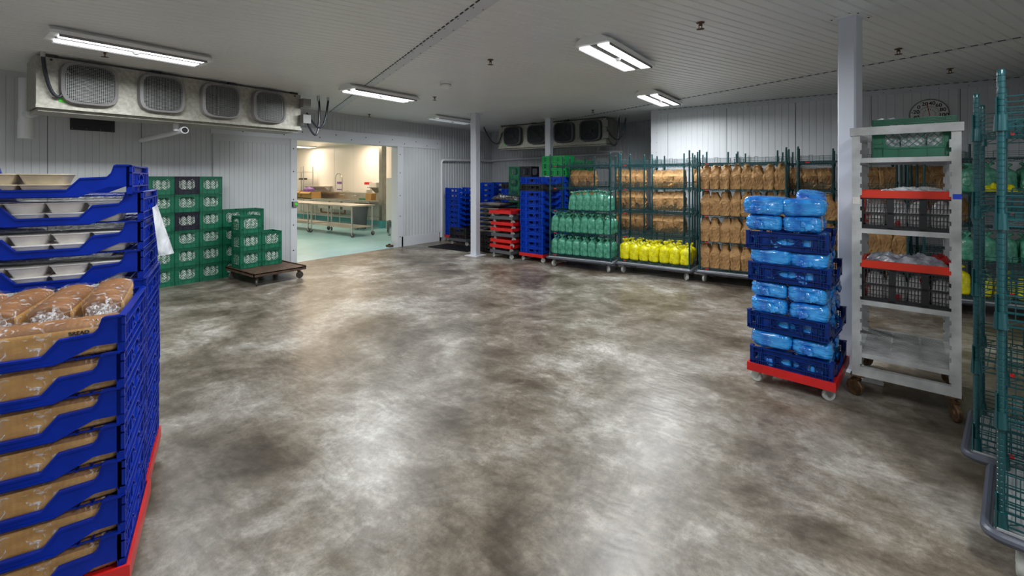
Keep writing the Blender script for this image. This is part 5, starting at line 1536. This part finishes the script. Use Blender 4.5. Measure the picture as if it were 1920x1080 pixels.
# wall shelves
def wshelf(x0, x1, z, label, dp=.36):
    e = empty('wall_shelf', ((x0+x1)/2, KY1, z)); tag(e, label, 'shelf'); h = (x1-x0)/2
    MB().box(-h, h, -dp, -.001, -.03, 0).build('board', M_steel, e)
    for s in (-1, 1):
        m = MB(); m.add([(s*(h-.1)-.01, 0, -.03), (s*(h-.1)-.01, -dp+.05, -.03), (s*(h-.1)-.01, 0, -.28), (s*(h-.1)+.01, 0, -.03), (s*(h-.1)+.01, -dp+.05, -.03), (s*(h-.1)+.01, 0, -.28)], [(0, 1, 2), (5, 4, 3), (0, 3, 4, 1), (1, 4, 5, 2), (2, 5, 3, 0)])
        m.build('bracket', M_steel, e)
wshelf(-18.1, -16.5, 1.36, 'left steel wall shelf above the sink bench'); wshelf(-13.75, -12.7, 1.36, 'right steel wall shelf beside the steel post')
# rack, cartons, purple bag, poster, glove boxes
e = empty('storage_rack', (-17.95, 9.80, 0)); tag(e, 'open metal storage rack left of the sink bench', 'rack')
for sx in (-.45, .45):
    for sy in (-.2, .2): MB().cyl((sx, sy, 0), (sx, sy, 2.15), .018, 8).build('post', M_steel, e)
for z in (.3, 1.36-.35, 1.62, 1.94): MB().box(-.45, .45, -.2, .2, z-.02, z).build('shelf', M_steel, e)
for x, z, w, nm in ((-.05, 1.62, .18, 'middle'), (-.1, 1.36-.35, .1, 'lower')):
    o = MB().box(-w, w, -.08, .08, 0, .06).build('tray', M_black, loc=(-17.95+x+.1, 9.8, z)); tag(o, 'small dark tray on the %s shelf of the metal kitchen rack' % nm, 'tray')
def carton(x, y, z, w, d, h, label):
    e = empty('carton', (x, y, z)); tag(e, label, 'box')
    m = MB(); m.box(-w/2, w/2, -d/2, d/2, 0, .006)
    for s in (-1, 1): m.box(-w/2, w/2, s*d/2, s*(d/2-.006), 0, h); m.box(s*w/2, s*(w/2-.006), -d/2, d/2, 0, h)
    m.build('box', M_card, e)
    m = MB()
    for s in (-1, 1): m.bar((0, s*d/2, h), (0, s*(d/2+.10), h-.07), w, .005)
    m.build('flap', M_card, e)
carton(-16.85, 9.55, .885, .75, .40, .27, 'right open cardboard box on the kitchen bench'); carton(-17.55, 9.55, .885, .6, .40, .29, 'left open cardboard box on the kitchen bench')
o = link('cloth_bag', film_bag_mesh(77, M_purple, .42, .28, .34, False, 'cloth_bag'), None, (-17.0, 9.55, .895)); o.scale = (1.3, 1, 1.35); tag(o, 'purple patterned bag standing in the cardboard box', 'bag')
e = empty('poster', (-16.0, KY1-.001, 1.17)); tag(e, 'white poster with purple print behind the spray faucet', 'poster')
MB().box(-.2, .2, -.006, -.001, 0, .42).build('sheet', M_white, e); MB().box(-.17, .17, -.008, -.006, .28, .37).build('print', M_purple, e); MB().box(-.17, .17, -.008, -.006, .05, .09).build('print', M_purple, e)
e = empty('glove_box', (-14.1, KY1-.001, 1.25)); tag(e, 'white wall dispenser with red top right of the faucets', 'dispenser')
MB().box(-.16, .16, -.10, -.001, 0, .20).build('box', M_white, e); MB().box(-.16, .16, -.11, -.001, .20, .28).build('lid', M_redp, e)
o = MB().box(-.2, .2, -.15, .15, 0, .16).build('mixer', M_contain, loc=(-13.35, 9.98, 1.362)); tag(o, 'beige appliance on the right kitchen wall shelf', 'appliance')
for k in range(3):
    o = MB().box(-.16, .16, -.10, .10, 0, .075).build('carton', M_card, loc=(-13.15+.01*k, 9.6, .925+k*.077)); tag(o, '%s small brown carton in the pile at the right end of the bench' % ('bottom', 'middle', 'top')[k], 'box')
o = MB().box(-.2, .2, -.08, .08, 0, .05).build('tool_roll', M_green, loc=(-13.5, 9.6, .925)); tag(o, 'dark green bundle beside the small cartons', 'bundle')
# grey bin on a wheeled base
e = empty('trash_bin', (-13.05, 9.10, 0)); tag(e, 'round grey trash bin on a wheeled base in the kitchen', 'trash bin')
MB().lathe([(0, .10), (.22, .10), (.265, .72), (.285, .72), (.285, .76), (.24, .76), (.21, .14), (0, .14)], 24).build('bin', M_greyd2 if 'M_greyd2' in globals() else mat('slate_plastic', (.12, .14, .16), .5), e)
for k in range(4): caster_parts(e, .17*cos(k*pi/2+.5), .17*sin(k*pi/2+.5), .038, .10, M_wheeld)
# steel post
m = MB(); m.box(-12.72, -12.56, 9.62, 9.80, .25, KH-.002); m.cur = 1; m.box(-12.74, -12.54, 9.60, 9.82, 0, .25)
tag(m.build('steel_post', [M_steel, M_tealb]), 'steel clad post with teal foot right of the sink bench', 'post')
# second bench right of the post
e = empty('steel_counter', (-11.3, 9.75, 0)); tag(e, 'steel counter right of the steel post', 'counter'); MB().box(-.85, .85, -.35, .4, .86, .90).build('countertop', M_steel, e)
for x in (-.8, .8):
    for y in (-.3, .35): MB().cyl((x, y, 0), (x, y, .86), .02, 8).build('leg', M_steel, e)
carton(-11.75, 9.7, .905, .5, .35, .22, 'cardboard box on the counter right of the steel post')
# white panel cart beside the jamb
e = empty('white_board', (-10.78, 8.85, 0), R(55)); tag(e, 'tall white panel on splayed metal feet beside the right door jamb', 'panel cart')
MB().box(-.35, .35, -.02, .02, .42, 1.68).build('panel', M_white, e); m = MB().box(-.10, .10, -.04, .03, 1.66, 1.78); m.build('clip', M_greyp, e)
for s in (-1, 1):
    m = MB(); m.bar((s*.25, 0, .43), (s*.30, -.28, .05), .035); m.bar((s*.25, 0, .43), (s*.30, .28, .05), .035); m.build('leg', M_greyd, e)
    for t in (-1, 1): caster_parts(e, s*.30, t*.28, .03, .075, M_wheeld)
# door stop
m = MB(); m.box(-.10, .06, -.05, .05, 0, .05); m.cyl((-.03, 0, .05), (-.03, 0, .075), .03, 10)
tag(m.build('door_stop', M_rustd, loc=(-8.93, 7.08, .001)), 'small metal door stop at the foot of the right jamb', 'door stop')
